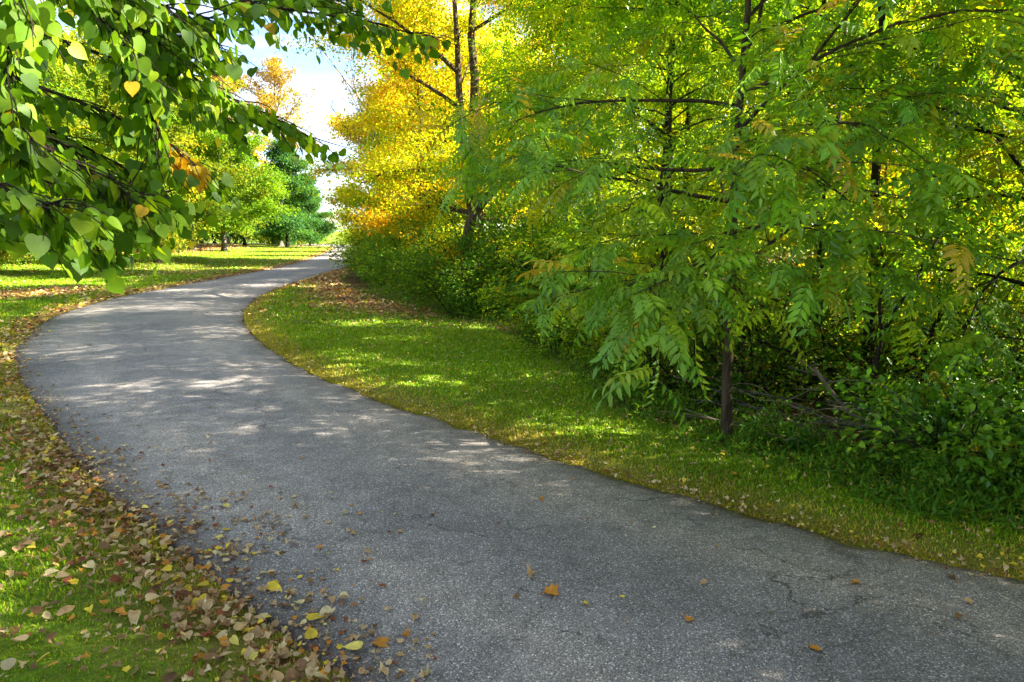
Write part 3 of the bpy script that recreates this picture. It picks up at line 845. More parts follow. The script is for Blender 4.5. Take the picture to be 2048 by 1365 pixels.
l5 = build_tree('tall_tree', G3(-28.0, 52.0), 'tall yellow tree behind the left lawn trees', 'tree', 35, 17.0, .28, 2.0, 5.6, 30, YELLOW + OLIVE[:2], 56000, .2, 'ovate', group=GL, nsub=9, sig=.5, elev=(5, 60))
clone(l5, -38.0, 60.0, 1.9, 1.05, 'tall yellow tree deep on the left behind the hanging branch', GL)
clone(l5, -34.0, 42.0, 3.6, .95, 'tall yellowish tree at the far left behind the hanging branch', GL)
clone(l5, -46.0, 54.0, 5.6, 1.0, 'tall yellow tree at the left edge behind the hanging branch', GL)
l6 = build_tree('lawn_tree', G3(-14.4, 15.6), 'bright green tree behind the hanging branch at the left edge', 'tree', 36, 7.8, .15, 1.9, 4.6, 24, GREEN + YGREEN[:1], 42000, .10, 'round', group=GL, nsub=9, sig=.28, elev=(-4, 48))
GB = 'trees of the wood behind the left lawn'
for i, (x, y, s, src, lb) in enumerate([
        (-38, 88, 1.0, l3, 'dark green tree in the wood behind the leaf bed'),
        (-46, 80, 1.0, l2, 'green tree in the wood left of the leaf bed'),
        (-52, 70, 1.1, l3, 'dark tree in the wood far back on the left'),
        (-34, 98, 1.0, l3, 'dark tree behind the small blue-green tree at the bend'),
        (-45, 100, 1.2, l2, 'green tree farthest back behind the leaf bed'),
        (-56, 56, 1.1, l2, 'green tree at the far left edge of the back wood'),
        (-60, 85, 1.3, l3, 'large dark tree at the back of the left wood'),
        (-48, 48, 1.0, l1, 'olive tree at the back of the left lawn'),
        (-34, 31, 1.1, l1, 'olive tree at the left edge behind the hanging branch')]):
    clone(src, x, y, i * 1.3 + .4, s, lb, GB)
GF_ = 'trees beyond the far bend'
for i, (x, y, s, src, lb) in enumerate([
        (-30, 124, .8, wc, 'low yellow-green tree beyond the far bend of the road'),
        (-20, 118, .75, wb, 'low yellow-green tree behind the far end of the road'),
        (-12, 112, 1.0, wc, 'yellow-green tree beyond the far bend on the right'),
        (-40, 128, .8, wb, 'low pale tree beyond the far bend on the left'),
        (-14, 78, 1.0, wc, 'yellow-green tree past the overhanging golden tree'),
        (-8, 62, 1.2, wc, 'tall green tree on the right past the golden tree'),
        (-9, 92, 1.3, wb, 'green tree in the far wood on the right')]):
    clone(src, x, y, i * 2.1, s, lb, GF_)

# ------------------------------------------------------------------ shrubs
def build_shrub(name, loc, label, seed, rx, h, pal, nleaf, lsize, group=None, nstem=16, cat='shrub', stuff_name='foliage', template=None, mat=None, rz=0):
    rng = np.random.default_rng(seed)
    root = empty(name, loc, label, cat, group, rz)
    st = Acc(); A = Acc()
    pos, ax, col = [], [], []
    for k in range(nstem):
        az = k * 2.4 + rng.uniform(-.3, .3); tilt = rng.uniform(.1, 1.1)
        d = (math.cos(az) * tilt, math.sin(az) * tilt, 1)
        b0 = np.array([math.cos(az), math.sin(az), 0]) * rng.uniform(0, .35) * rx
        L = h * rng.uniform(.7, 1.15) * (1 + .25 * tilt) * (rx / h if tilt > .8 and rx > h else 1)
        q = polyline(rng, b0 + [0, 0, -.05], d, L, 7, .12, .22)
        V, F = tube(q, np.linspace(.016, .004, 8) * (h / 1.6 + .3), 4); st.add(V, F)
        c = pick(rng, pal, 1)[0]
        lines = [q]
        for j in range(5):
            u = rng.uniform(.25, .95)
            lines.append(polyline(rng, along(q, u), nrm(q[-1] - q[0]) * .5 + rng.normal(0, .7, 3), L * rng.uniform(.2, .42), 4, .15, .2))
            V, F = tube(lines[-1], np.linspace(.006, .002, 5), 3); st.add(V, F)
        n = nleaf // nstem
        li = rng.integers(0, len(lines), n)
        u = rng.uniform(.15, 1.0, n)
        P = np.stack([along(lines[a], b) for a, b in zip(li, u)]) + rng.normal(0, .05 + .05 * rx, (n, 3))
        out_ = P - np.array([0, 0, h * .3])
        pos.append(P); ax.append(nrm(out_) + rng.normal(0, .6, (n, 3)) + [0, 0, -.2])
        col.append(np.where(rng.uniform(0, 1, (n, 1)) < .35, pick(rng, pal, n), c[None]) * rng.uniform(.7, 1.3, (n, 1)))
    pos, ax, col = map(np.concatenate, (pos, ax, col))
    pos[:, 2] = np.maximum(pos[:, 2], .02)
    up = nrm(pos - [0, 0, -h * .2]) * .6 + np.array([0, 0, .7]) + np.random.default_rng(seed).normal(0, .45, pos.shape)
    tv, tf = template if template is not None else (BL, BLF)
    V, F, C = scatter(tv, tf, pos, frames(ax, up), lsize * rng.uniform(.6, 1.35, len(pos)), col)
    A.add(V, F, C)
    link('stem', st.mesh('stem', True), M_BARKD, root)
    o = link(stuff_name, A.mesh(stuff_name), mat or M_LEAF, root); o['kind'] = 'stuff'
    return root
DGREEN = [((.065, .165, .012), 4), ((.09, .20, .012), 4), ((.15, .25, .010), 2), ((.28, .30, .012), .6)]
GSH = 'shrubs along the edge of the right wood'
s1 = build_shrub('shrub', G3(-.1, 16.6), 'dark green rounded shrub at the lawn edge below the leaning trunk', 51, 1.3, 1.9, DGREEN, 9000, .075, GSH)
s2 = build_shrub('shrub', G3(-1.6, 19.0), 'dense dark green shrub left of the leaning trunk', 52, 1.5, 2.2, DGREEN, 11000, .075, GSH)
s3 = build_shrub('shrub', G3(1.0, 13.2), 'yellow-green leafy shrub spilling onto the lawn edge', 53, 1.1, 1.5, YGREEN, 8000, .07, GSH)
for i, (x, y, s, src, lb) in enumerate([
        (-1.05, 16.9, 1.05, s1, 'leafy green shrub hiding the foot of the leaning trunk'),
        (-3.2, 21.8, 1.0, s1, 'green shrub right of the leaf-covered lawn'),
        (-4.2, 24.4, .9, s2, 'low green shrub over the fallen leaves below the orange maple'),
        (-5.3, 29.0, 1.0, s1, 'green shrub between the leaf carpet and the road'),
        (-5.9, 35.0, 1.2, s2, 'tall dark shrub leaning over the road edge at the bend'),
        (-7.5, 42.5, 1.2, s2, 'dark shrub below the golden tree beside the road'),
        (-4.4, 27.6, 1.5, s1, 'tall shrub behind the low one below the orange maple'),
        (-.9, 21.6, 1.5, s2, 'large dark shrub at the foot of the twin trunks'),
        (1.0, 18.0, 1.3, s1, 'dark shrub in the wood behind the leaning trunk'),
        (1.55, 10.9, .75, s3, 'small yellow-green shrub at the foot of the slender tree'),
        (.95, 12.0, .6, s1, 'small dark shrub at the lawn edge in the middle'),
        (2.6, 12.4, 1.25, s2, 'dark shrub behind the slender feathery tree'),
        (-9.6, 54.0, 1.4, s2, 'dark shrub at the right edge of the road before it vanishes'),
        (1.85, 8.5, .62, s1, 'low shrub at the lawn edge left of the nearest trunk')]):
    clone(src, x, y, i * 1.9, s, lb, GSH)
for i, (x, y, sc_) in enumerate([(-29, 92, 2.4), (-33, 95, 2.8), (-38, 94, 2.6), (-43, 92, 3.0), (-47, 86, 2.8), (-51, 80, 2.9), (-54, 72, 2.8), (-56, 63, 2.8), (-52, 56, 2.6), (-47, 47, 2.4), (-42, 39, 2.2), (-37, 32, 2.0)]):
    clone(s2, x, y, i * 1.3, sc_, 'dark green bush, number %s from the right, behind the leaf bed' % ['one', 'two', 'three', 'four', 'five', 'six', 'seven', 'eight', 'nine', 'ten', 'eleven', 'twelve'][i], 'dark bushes behind the left lawn trees')
# far low bushes in the sun behind the bend
for i, (x, y, s) in enumerate([(-38, 108, 1.5), (-31, 108, 1.3), (-24, 104, 1.4), (-19, 99, 1.5), (-16.5, 90, 1.3)]):
    clone(s3, x, y, i, s, ['pale bush at the left end of the far bend', 'sunlit yellow bush behind the far bend', 'sunlit bush right of the yellow one at the far bend', 'green bush at the far bend beside the road', 'yellow-green bush where the road disappears'][i], 'sunlit bushes at the far bend')
# dark understorey behind the nearest trunk
GU = 'brushy undergrowth shrubs inside the right wood'
u1 = build_shrub('undergrowth_shrub', G3(3.0, 8.3), 'thin brown-stemmed brush directly behind the nearest trunk', 61, 1.0, 1.6, DGREEN + [((.25, .2, .03), 1)], 3600, .06, GU, 26)
for i, (x, y, s, lb) in enumerate([(4.4, 8.0, 1.1, 'brush behind the pale fallen branch'), (5.6, 7.9, 1.0, 'brush in the dark hollow right of the dark sapling'), (6.9, 8.2, 1.1, 'brush at the right edge inside the wood'),
                                   (2.3, 7.9, .7, 'low brush left of the nearest trunk'), (3.8, 9.6, 1.2, 'tall brush in the dark middle of the wood'), (6.0, 10.2, 1.3, 'tall brush at the back of the wood'), (8.2, 10.4, 1.3, 'tall brush far back near the right edge'), (5.2, 12.6, 1.4, 'tall brush deep behind the nearest trunk'), (8.4, 13.2, 1.5, 'tall brush deepest in the wood on the right')]):
    clone(u1, x, y, i * 1.4 + 1, s, lb, GU)
# bramble bank at the lower right
BR = [((.10, .25, .012), 4), ((.14, .31, .010), 4), ((.21, .37, .010), 3), ((.055, .18, .014), 2), ((.36, .40, .02), .4)]
BT = blade6(.62, .06, -.15)
b1 = build_shrub('bramble', G3(3.55, 5.3), 'bright green bramble bush at the lower right edge', 71, .75, .75, BR, 2600, .065, 'brambles at the lower right', 18, template=BT, mat=M_NEAR)
for i, (x, y, s, lb) in enumerate([(4.35, 5.25, 1.05, 'bramble with pale round leaves at the right edge'), (4.1, 6.0, 1.15, 'taller bramble behind the first at the right edge'), (3.7, 4.75, .6, 'low bramble overhanging the lawn at the lower right'), (4.9, 6.2, 1.2, 'bramble in the right corner below the feathery tree'), (2.55, 6.15, .5, 'small bramble beside the nearest trunk')]):
    clone(b1, x, y, i * 2.3 + .7, s, lb, 'brambles at the lower right')

# ------------------------------------------------------------------ sapling, fallen branch, dead sticks
def sapling():
    root = empty('sapling', G3(3.62, 6.75), 'thin dark forked sapling right of the nearest trunk', 'tree', GW)
    rng = np.random.default_rng(8)
    a = catmull([(0, 0, -.05), (.02, 0, .35), (.06, .02, .75), (.1, .03, 1.0)], 5)
    V, F = tube(a, np.linspace(.034, .024, len(a)), 7); A = Acc(); A.add(V, F); link('trunk', A.mesh('trunk', True), M_BARKD, root)
    A = Acc()
    for pts in ([(.1, .03, .98), (.2, .02, 1.25), (.36, 0, 1.55), (.6, .1, 1.95), (.8, .1, 2.3)], [(.1, .03, .98), (.06, .05, 1.3), (.05, .02, 1.7), (-.05, .1, 2.2)]):
        q = catmull(pts, 5); V, F = tube(q, np.linspace(.022, .008, len(q)), 6)
        A = Acc(); A.add(V, F); link('branch', A.mesh('branch', True), M_BARKD, root)
    n = 700
    p = np.array([.45, .1, 2.1]) + rng.normal(0, .45, (n, 3)) * [1.2, 1, .55]
    V, F, C = scatter(BT[0], BT[1], p, frames(rng.normal(0, 1, (n, 3)) + [0, 0, -.4], rng.normal(0, .5, (n, 3)) + [0, 0, 1]), rng.uniform(.05, .10, n), pick(rng, DGREEN, n))
    A = Acc(); A.add(V, F, C); o = link('crown', A.mesh('crown'), M_LEAF, root); o['kind'] = 'stuff'
sapling()
def stick(name, pts, r, label, cat, group=None, mat=M_STICK, twigs=0, seed=0):
    rng = np.random.default_rng(seed)
    q = catmull(pts, 5); A = Acc()
    base = q[0].copy()
    V, F = tube(q - base, np.linspace(r, r * .55, len(q)) * rng.uniform(.92, 1.08, len(q)), 7); A.add(V, F)
    for k in range(twigs):
        u = rng.uniform(.3, .95)
        s = polyline(rng, along(q, u) - base, nrm(q[-1] - q[0]) + rng.normal(0, .6, 3), r * 14, 3, .1)
        V, F = tube(s, np.linspace(r * .4, r * .15, 4), 4); A.add(V, F)
    o = link(name, A.mesh(name, True), mat, None, base.tolist())
    return meta(o, label, cat, group)
stick('fallen_branch', [(3.45, 6.5, .12), (3.2, 6.55, .36), (2.98, 6.6, .66)], .03, 'pale broken branch leaning in the undergrowth right of the nearest trunk', 'branch', twigs=2, seed=3)
rs = random.Random(12)
PLACE = ['below the fallen branch', 'at the foot of the sapling', 'left of the bramble bank', 'behind the weeds by the lawn']
for k in range(44):
    x = rs.uniform(2.45, 3.9); y = 5.6 + rs.uniform(0, 1.0) + (3.9 - x) * .25
    a = rs.uniform(0, 6.28) if k % 3 else rs.uniform(2.4, 3.4); L = rs.uniform(.4, 1.15); z = Z(x, y)
    up = rs.uniform(.02, .45) * L
    z0_ = rs.uniform(.06, .34)
    p = [(x, y, z + z0_), (x + math.cos(a) * L * .5, y + math.sin(a) * L * .5, z + z0_ + up * .6 + rs.uniform(-.04, .06)), (x + math.cos(a) * L, y + math.sin(a) * L, z + z0_ + up)]
    pl = PLACE[0] if x > 2.9 and x < 3.3 and y > 6 else PLACE[1] if x >= 3.3 else PLACE[2] if x > 3 else PLACE[3]
    r = rs.uniform(.004, .010)
    st_ = ('long' if L > .9 else 'medium-length' if L > .65 else 'short') + (' steep' if up > .3 * L else ' slanting' if up > .13 * L else ' flat-lying') + (' pale' if k % 2 else ' grey-brown') + (' thick' if r > .0075 else ' thin')
    stick('dead_stick', p, r, f'{st_} dead stick in the brush pile {pl}', 'stick', 'dead sticks of the brush pile', M_STICK if k % 2 else M_BARKG, 2, k)
# long arching canes over the brambles
for k, (x, y, a, L, hh) in enumerate([(3.2, 5.9, .2, 1.2, .55), (3.7, 5.6, 2.7, 1.3, .62), (4.1, 5.3, 1.9, 1.1, .6), (3.4, 5.2, .5, 1.0, .45), (2.7, 6.3, 3.0, .9, .5)]):
    z = Z(x, y)
    stick('arching_cane', [(x, y, z), (x + math.cos(a) * L * .3, y + math.sin(a) * L * .3, z + hh), (x + math.cos(a) * L * .65, y + math.sin(a) * L * .65, z + hh * 1.15), (x + math.cos(a) * L, y + math.sin(a) * L, z + hh * .75)], .005,
          ['pale arching cane over the brush pile', 'pale cane arching left over the brambles', 'cane standing up out of the brambles at the right', 'low cane over the front bramble', 'thin cane arching behind the nearest trunk'][k], 'cane', None, M_STICK, 0, k)

# ------------------------------------------------------------------ hanging branch at the upper left
def heart_branch():
    rng = np.random.default_rng(99)
    tx, ty = -3.7, 1.3
    root = empty('redbud_tree', G3(tx, ty), 'overhanging tree with green heart-shaped leaves at the upper left', 'tree')
    base = np.array([tx, ty, Z(tx, ty)])
    tk = catmull([(0, 0, -.15), (.05, .02, .8), (.02, .1, 1.7), (.15, .2, 2.6), (.1, .3, 3.6), (.2, .3, 4.6)], 4)
    V, F = tube(tk, np.linspace(.13, .05, len(tk)), 9); A = Acc(); A.add(V, F); link('trunk', A.mesh('trunk', True), M_BARKD, root)
    t1, t2, t3 = (tx + .05, ty + .1, 1.9), (tx + .15, ty + .2, 2.6), (tx + .12, ty + .27, 3.4)
    BR_ = [
        [t2, (-2.5, 2.1, 3.05), (-1.75, 2.6, 3.02), (-1.5, 2.7, 2.74), (-1.46, 2.76, 2.62), (-1.43, 2.8, 2.45), (-1.42, 2.8, 2.25)],
        [t2, (-2.6, 2.2, 3.1), (-1.75, 2.6, 3.0), (-1.5, 2.85, 2.80), (-1.44, 3.0, 2.74), (-1.38, 3.2, 2.64), (-1.22, 3.4, 2.57), (-1.07, 3.6, 2.48)],
        [t2, (-2.4, 1.9, 2.95), (-1.6, 2.2, 2.82), (-1.54, 2.2, 2.53), (-1.57, 2.2, 2.38), (-1.55, 2.25, 2.28)],
        [t1, (-2.6, 1.9, 2.40), (-1.9, 2.25, 2.45), (-1.66, 2.4, 2.31), (-1.58, 2.52, 2.25), (-1.5, 2.6, 2.17), (-1.40, 2.6, 2.12)],
        [t3, (-2.8, 2.6, 3.7), (-2.0, 3.3, 3.42), (-1.61, 3.4, 3.20), (-1.34, 3.6, 3.12), (-1.05, 3.8, 3.12), (-.78, 4.0, 3.13), (-.52, 4.1, 3.08)],
        [t1, (-2.7, 1.6, 2.15), (-2.0, 1.9, 2.18), (-1.56, 2.05, 2.14), (-1.48, 2.1, 2.09), (-1.40, 2.15, 2.08)],
        [t2, (-2.9, 2.1, 2.8), (-2.35, 2.8, 2.76), (-2.05, 2.95, 2.62), (-1.75, 3.05, 2.5), (-1.52, 3.1, 2.38), (-1.38, 3.1, 2.27)],
        [t2, (-2.9, 2.0, 2.6), (-2.5, 2.9, 2.62), (-2.25, 3.1, 2.5), (-2.0, 3.2, 2.36), (-1.82, 3.2, 2.22)],
        [t3, (-2.8, 2.3, 3.4), (-2.1, 3.0, 3.2), (-1.75, 3.1, 2.98), (-1.6, 3.2, 2.9), (-1.42, 3.35, 2.84)],
        [t3, (-2.6, 2.2, 3.3), (-1.95, 2.5, 3.15), (-1.6, 2.65, 2.95), (-1.4, 2.85, 2.88), (-1.25, 3.0, 2.86)],
        [t1, (-2.9, 2.1, 2.30), (-2.3, 2.6, 2.32), (-1.95, 2.7, 2.23), (-1.7, 2.75, 2.14), (-1.58, 2.75, 2.06)],
        [t1, (-2.8, 2.4, 2.20), (-2.3, 2.9, 2.26), (-2.0, 3.1, 2.20), (-1.85, 3.15, 2.12), (-1.75, 3.1, 2.04)],
        [t1, (-2.6, 1.8, 2.00), (-2.0, 2.3, 2.07), (-1.75, 2.45, 2.04), (-1.62, 2.5, 2.00)],
        [t2, (-2.9, 2.4, 2.6), (-2.6, 3.4, 2.62), (-2.35, 3.7, 2.48), (-2.05, 3.8, 2.3), (-1.85, 3.8, 2.12)],
        [t3, (-2.9, 2.5, 3.2), (-2.6, 3.3, 3.1), (-2.3, 3.5, 2.95), (-2.0, 3.7, 2.85), (-1.75, 3.8, 2.72), (-1.55, 3.9, 2.6)],
        [t3, (-2.9, 2.8, 3.9), (-2.1, 3.6, 3.62), (-1.6, 3.9, 3.36), (-1.2, 4.0, 3.28), (-.9, 4.1, 3.27)],
    ]
    TW = []
    for bi, pts in enumerate(BR_):
        q = catmull(np.array(pts) - base, 7)
        A = Acc(); n = len(q)
        V, F = tube(q, np.concatenate([np.linspace(.03, .009, n // 2), np.linspace(.0085, .0025, n - n // 2)]), 6); A.add(V, F)
        L = np.linalg.norm(np.diff(q, axis=0), axis=1).sum()
        nt_ = 62 if bi in (1, 8, 9) else 54
        for k in range(nt_):
            u = .28 + .72 * (k + rng.uniform(0, .8)) / nt_
            d = nrm(along(q, min(1, u + .05)) - along(q, u - .05))
            sd = nrm(np.cross(d, [0, 0, 1])) * (1 if k % 2 else -1)
            tw = polyline(rng, along(q, u), d * .7 + sd * rng.uniform(.3, .9) + [0, 0, rng.uniform(-.35, .25)], rng.uniform(.12, .34), 4, .12, .25)
            V, F = tube(tw, np.linspace(.0035, .0015, 5), 4); A.add(V, F)
            TW.append((tw, bi))
        TW.append((q[-8:], bi)); TW.append((q[-14:-6], bi))
        link('branch', A.mesh('branch', True), M_BARKD, root)
    HT = [heart_template(.08 + .1 * (k % 3), .05 + .12 * (k % 2) - .10 * (k == 3), .92 + .05 * k) for k in range(5)]
    HP = [((.085, .18, .005), 5), ((.125, .235, .006), 5), ((.055, .13, .006), 5), ((.20, .30, .007), 2)]
    YL = [((.50, .40, .02), 2), ((.55, .33, .02), 1)]
    pos, ax, up, yel = [], [], [], []
    for tw, bi in TW:
        n = int(rng.integers(4, 7))
        for j in range(n):
            u = (j + .6) / n
            d = nrm(tw[-1] - tw[0]); sd = nrm(np.cross(d, [0, 0, 1])) * (1 if j % 2 else -1)
            a = d * .45 + sd * .45 + np.array([0, 0, -.85]) + rng.normal(0, .3, 3)
            p = along(tw, u) + nrm(sd * .5 + [0, 0, -.5]) * .025
            pos.append(p); ax.append(a)
            nn = np.array([rng.normal(.2, .9), rng.normal(-.35, .6), rng.uniform(.0, 1.1)])
            up.append(nn)
    pos, ax, up = map(np.array, (pos, ax, up))
    wp = pos + base
    yel = (np.linalg.norm((wp - np.array([-1.39, 3.05, 2.33])), axis=1) < .14) | (rng.uniform(0, 1, len(pos)) < .018)
    sz = rng.uniform(.030, .068, len(pos))
    R = frames(ax, up)
    vi = rng.integers(0, 5, len(pos))
    col = np.where(yel[:, None], pick(rng, YL, len(pos)), pick(rng, HP, len(pos))) * rng.uniform(.8, 1.2, (len(pos), 1))
    vis = (wp[:, 1] > .5) & (np.abs(wp[:, 0]) < wp[:, 1] * .74) & (wp[:, 2] - 2 < .33 * wp[:, 1])
    dist = np.linalg.norm(wp - [0, 0, 2], axis=1)
    order = np.argsort(np.where(vis, dist / sz * (1 - .4 * yel), 1e6))[:300]
    single = np.zeros(len(pos), bool); single[order] = vis[order]
    ms = {}
    for i in np.where(single)[0]:
        v = int(vi[i]); c = ('y', int(rng.integers(0, 2))) if yel[i] else ('g', int(rng.integers(0, 4)))
        if (v, c) not in ms:
            tv, tf = HT[v]; cc = np.array((YL if c[0] == 'y' else HP)[c[1]][0])
            ms[(v, c)] = mesh_np('leaf', tv, [tf], np.tile(cc, (len(tv), 1)), True); ms[(v, c)].materials.append(M_HEART)
        o = link('leaf', ms[(v, c)], None, root)
        o.matrix_basis = Matrix.Translation(pos[i].tolist()) @ Matrix(R[i].tolist()).to_4x4() @ Matrix.Scale(float(sz[i]), 4)
        if yel[i]: o['label'] = 'yellow heart-shaped leaf'
    A = Acc()
    for v in range(5):
        s = (vi == v) & ~single
        tv, tf = HT[v]
        V, F, C = scatter(tv, tf, pos[s], R[s], sz[s], col[s]); A.add(V, F, C)
    # the rest of the crown, above and to the left of the picture
    n = 2600
    p = np.array([.3, .6, 4.6]) + rng.normal(0, 1, (n, 3)) * [1.3, 1.3, .55]
    V, F, C = scatter(*HT[1], p, frames(rng.normal(0, .6, (n, 3)) + [0, 0, -.8], rng.normal(0, .6, (n, 3)) + [0, 0, .8]), rng.uniform(.06, .1, n), pick(rng, HP, n)); A.add(V, F, C)
    o = link('foliage', A.mesh('foliage', True), M_HEART, root); o['kind'] = 'stuff'
heart_branch()

# ------------------------------------------------------------------ grass
def make_grass():
    rng = np.random.default_rng(3)
    def region(n, x0, x1, y0, y1):
        return np.column_stack([rng.uniform(x0, x1, n), rng.uniform(y0, y1, n)])
    P = np.vstack([region(185000, -5.5, 4.5, 2.0, 7.5), region(140000, -12, 4, 7.5, 14), region(90000, -20, 2, 14, 30), region(60000, -32, -8, 30, 75)])
    for E_, sg in ((LEc, -1), (REc, 1)):
        q_ = E_[(E_[:, 1] > 1.5) & (E_[:, 1] < 26)]
        Ls = np.concatenate([[0], np.cumsum(np.linalg.norm(np.diff(q_, axis=0), axis=1))])
        m_ = 34000
        t_ = Ls[-1] * rng.uniform(0, 1, m_) ** 1.35
        bx = np.column_stack([np.interp(t_, Ls, q_[:, 0]), np.interp(t_, Ls, q_[:, 1])])
        P = np.vstack([P, bx + rng.normal(0, .07, (m_, 2))])
    P = P[(np.abs(P[:, 0]) < P[:, 1] * .80 + .3)]
    info = road_info(P); dl, dr, ins = info; wood = inside(P, WOODPOLY)
    d = np.minimum(dl, dr)
    s = mind(P, SLc)
    keep = ~ins & (d > .0) & (~wood | (s < .12))
    left = dl < dr
    lit = litter_amount(P, dl, dr, ins, wood)
    keep &= rng.uniform(0, 1, len(P)) > np.where(P[:, 1] < 13, np.where(left, lit * .62, lit * .2), lit * .95)
    P, d, left, lit = P[keep], d[keep], left[keep], lit[keep]
    info = tuple(a[keep] for a in info)
    z = ground_z(P, info)
    dist = np.hypot(P[:, 0], P[:, 1])
    n = len(P)
    hgt = rng.uniform(.5, 1.3, n) * (.020 + .022 * vnoise(P, .4, 6) ** 1.5) * np.clip(dist / 8, 1, 2.2) * (.72 + .28 * sstep(0, .3, d))
    wid = rng.uniform(.7, 1.3, n) * .0034 * np.clip(dist / 3.5, 1, 8)
    az = rng.uniform(0, 6.28, n); bend = rng.uniform(.15, 1.0, n) * hgt
    dx_, dy_ = np.cos(az), np.sin(az); a2 = az + PI / 2 + rng.normal(0, .4, n); wx, wy = np.cos(a2) * wid, np.sin(a2) * wid
    B = np.column_stack([P, z - .004])
    V = np.empty((n, 5, 3), np.float32)
    V[:, 0] = B + np.column_stack([-wx, -wy, 0 * z]); V[:, 1] = B + np.column_stack([wx, wy, 0 * z])
    m_ = B + np.column_stack([dx_ * bend * .35, dy_ * bend * .35, hgt * .6])
    V[:, 2] = m_ + np.column_stack([-wx, -wy, 0 * z]) * .75; V[:, 3] = m_ + np.column_stack([wx, wy, 0 * z]) * .75
    V[:, 4] = B + np.column_stack([dx_ * bend, dy_ * bend, hgt])
    k = np.arange(n)[:, None] * 5
    F4 = k + np.array([0, 1, 3, 2])[None]; F3 = k + np.array([2, 3, 4])[None]
    gcol = np.array([(.13, .27, .005), (.19, .34, .006), (.26, .38, .008)])[rng.integers(0, 3, n)]
    ycol = np.array([(.38, .34, .025), (.42, .31, .07), (.30, .32, .014)])[rng.integers(0, 3, n)]
    yp = np.where(left, .75 * np.exp(-(d / .5) ** 2) + .25 * vnoise(P, 1.1, 61), 1.1 * np.exp(-(d / .42) ** 2) + .18 * vnoise(P, 1.3, 61))
    col = np.where((rng.uniform(0, 1, n) < yp)[:, None], ycol, gcol) * rng.uniform(.75, 1.3, (n, 1)) * (.85 + .3 * vnoise(P, .9, 71))[:, None]
    me = mesh_np('grass', V.reshape(-1, 3), [F3, F4], np.repeat(col, 5, 0))
    meta(link('grass', me, M_GRASS), 'short mown grass blades on the lawns beside the driveway', None, None, 'stuff')
make_grass()

def make_weeds():
    """taller weeds at the foot of the wood"""
    rng = np.random.default_rng(14)
    n0 = 24000
    u = rng.uniform(0, 1, n0)
    L = SLc[(SLc[:, 1] > 2.5) & (SLc[:, 1] < 24)]
    P = np.stack([np.interp(u ** 1.6, np.linspace(0, 1, len(L)), L[:, k]) for k in range(2)], 1)
    d = nrm(np.gradient(L, axis=0)); nn = np.stack([d[:, 1], -d[:, 0]], 1)
    ni = nn[np.clip((u ** 1.6 * (len(L) - 1)).astype(int), 0, len(L) - 1)]
    P = P + ni * (rng.uniform(-.10, .85, n0))[:, None] + rng.normal(0, .10, (n0, 2))
    z = ground_z(P)
    hh = rng.uniform(.01, .26, n0) * (.15 + 1.4 * vnoise(P, .35, 19) ** 1.5)
    pos = np.column_stack([P, z + hh])
    ax = rng.normal(0, .8, (n0, 3)) + [0, 0, .1]
    up = rng.normal(0, .35, (n0, 3)) + [0, 0, 1]
    pal = [((.08, .20, .02), 4), ((.11, .25, .018), 4), ((.17, .29, .016), 2), ((.33, .30, .04), .5)]
    tv, tf = blade_template(.24, .04)
    V, F, C = scatter(tv, tf, pos, frames(ax, up), rng.uniform(.03, .10, n0) * (.6 + .8 * vnoise(P, .3, 91)), pick(rng, pal, n0) * rng.uniform(.75, 1.25, (n0, 1)))
    A = Acc(); A.add(V, F, C)
    # stalks
    k = rng.choice(n0, 2600, replace=False)
    b0 = np.column_stack([P[k], z[k]]); tp_ = pos[k] + rng.normal(0, .03, (len(k), 3)); w = .0025
    Vs = np.stack([b0 + [-w, 0, 0], b0 + [w, 0, 0], tp_], 1).reshape(-1, 3)
    A.add(Vs, np.arange(len(Vs)).reshape(-1, 3), np.tile((.09, .16, .03), (len(Vs), 1)))
    meta(link('weeds', A.mesh('weeds'), M_LEAF), 'low leafy weeds along the foot of the wood', None, None, 'stuff')
make_weeds()

# yellow flower sprays in the brambles
def goldenrod():
    rng = np.random.default_rng(5)
    for k, (x, y) in enumerate([(3.35, 4.98), (3.62, 4.95), (3.9, 5.0)]):
        root = empty('goldenrod', G3(x, y), ['leftmost yellow-flowered weed in front of the brambles', 'middle yellow-flowered weed in front of the brambles', 'rightmost yellow-flowered weed in front of the brambles'][k], 'wildflower', 'yellow wildflowers at the lower right')
        q = polyline(rng, (0, 0, 0), (.1, -.3, 1), .45, 6, .08, .15)
        A = Acc(); V, F = tube(q, np.linspace(.004, .002, 7), 4); A.add(V, F); link('stem', A.mesh('stem', True), M_BARKG, root)
        n = 60; A = Acc()
        V, F, C = scatter(BL, BLF, along(q, rng.uniform(.1, .8, n)) + rng.normal(0, .03, (n, 3)), frames(rng.normal(0, 1, (n, 3)), rng.normal(0, .4, (n, 3)) + [0, 0, 1]), rng.uniform(.03, .07, n), pick(rng, BR, n)); A.add(V, F, C)
        o = link('foliage', A.mesh('foliage'), M_LEAF, root); o['kind'] = 'stuff'
        n = 90; A = Acc()
        V, F, C = scatter(BL, BLF, along(q, rng.uniform(.82, 1, n)) + rng.normal(0, .018, (n, 3)), frames(rng.normal(0, 1, (n, 3)), rng.normal(0, 1, (n, 3))), rng.uniform(.01, .02, n), np.tile((.62, .42, .02), (n, 1))); A.add(V, F, C)
        o = link('flowers', A.mesh('flowers'), M_LEAF, root); o['kind'] = 'stuff'
goldenrod()

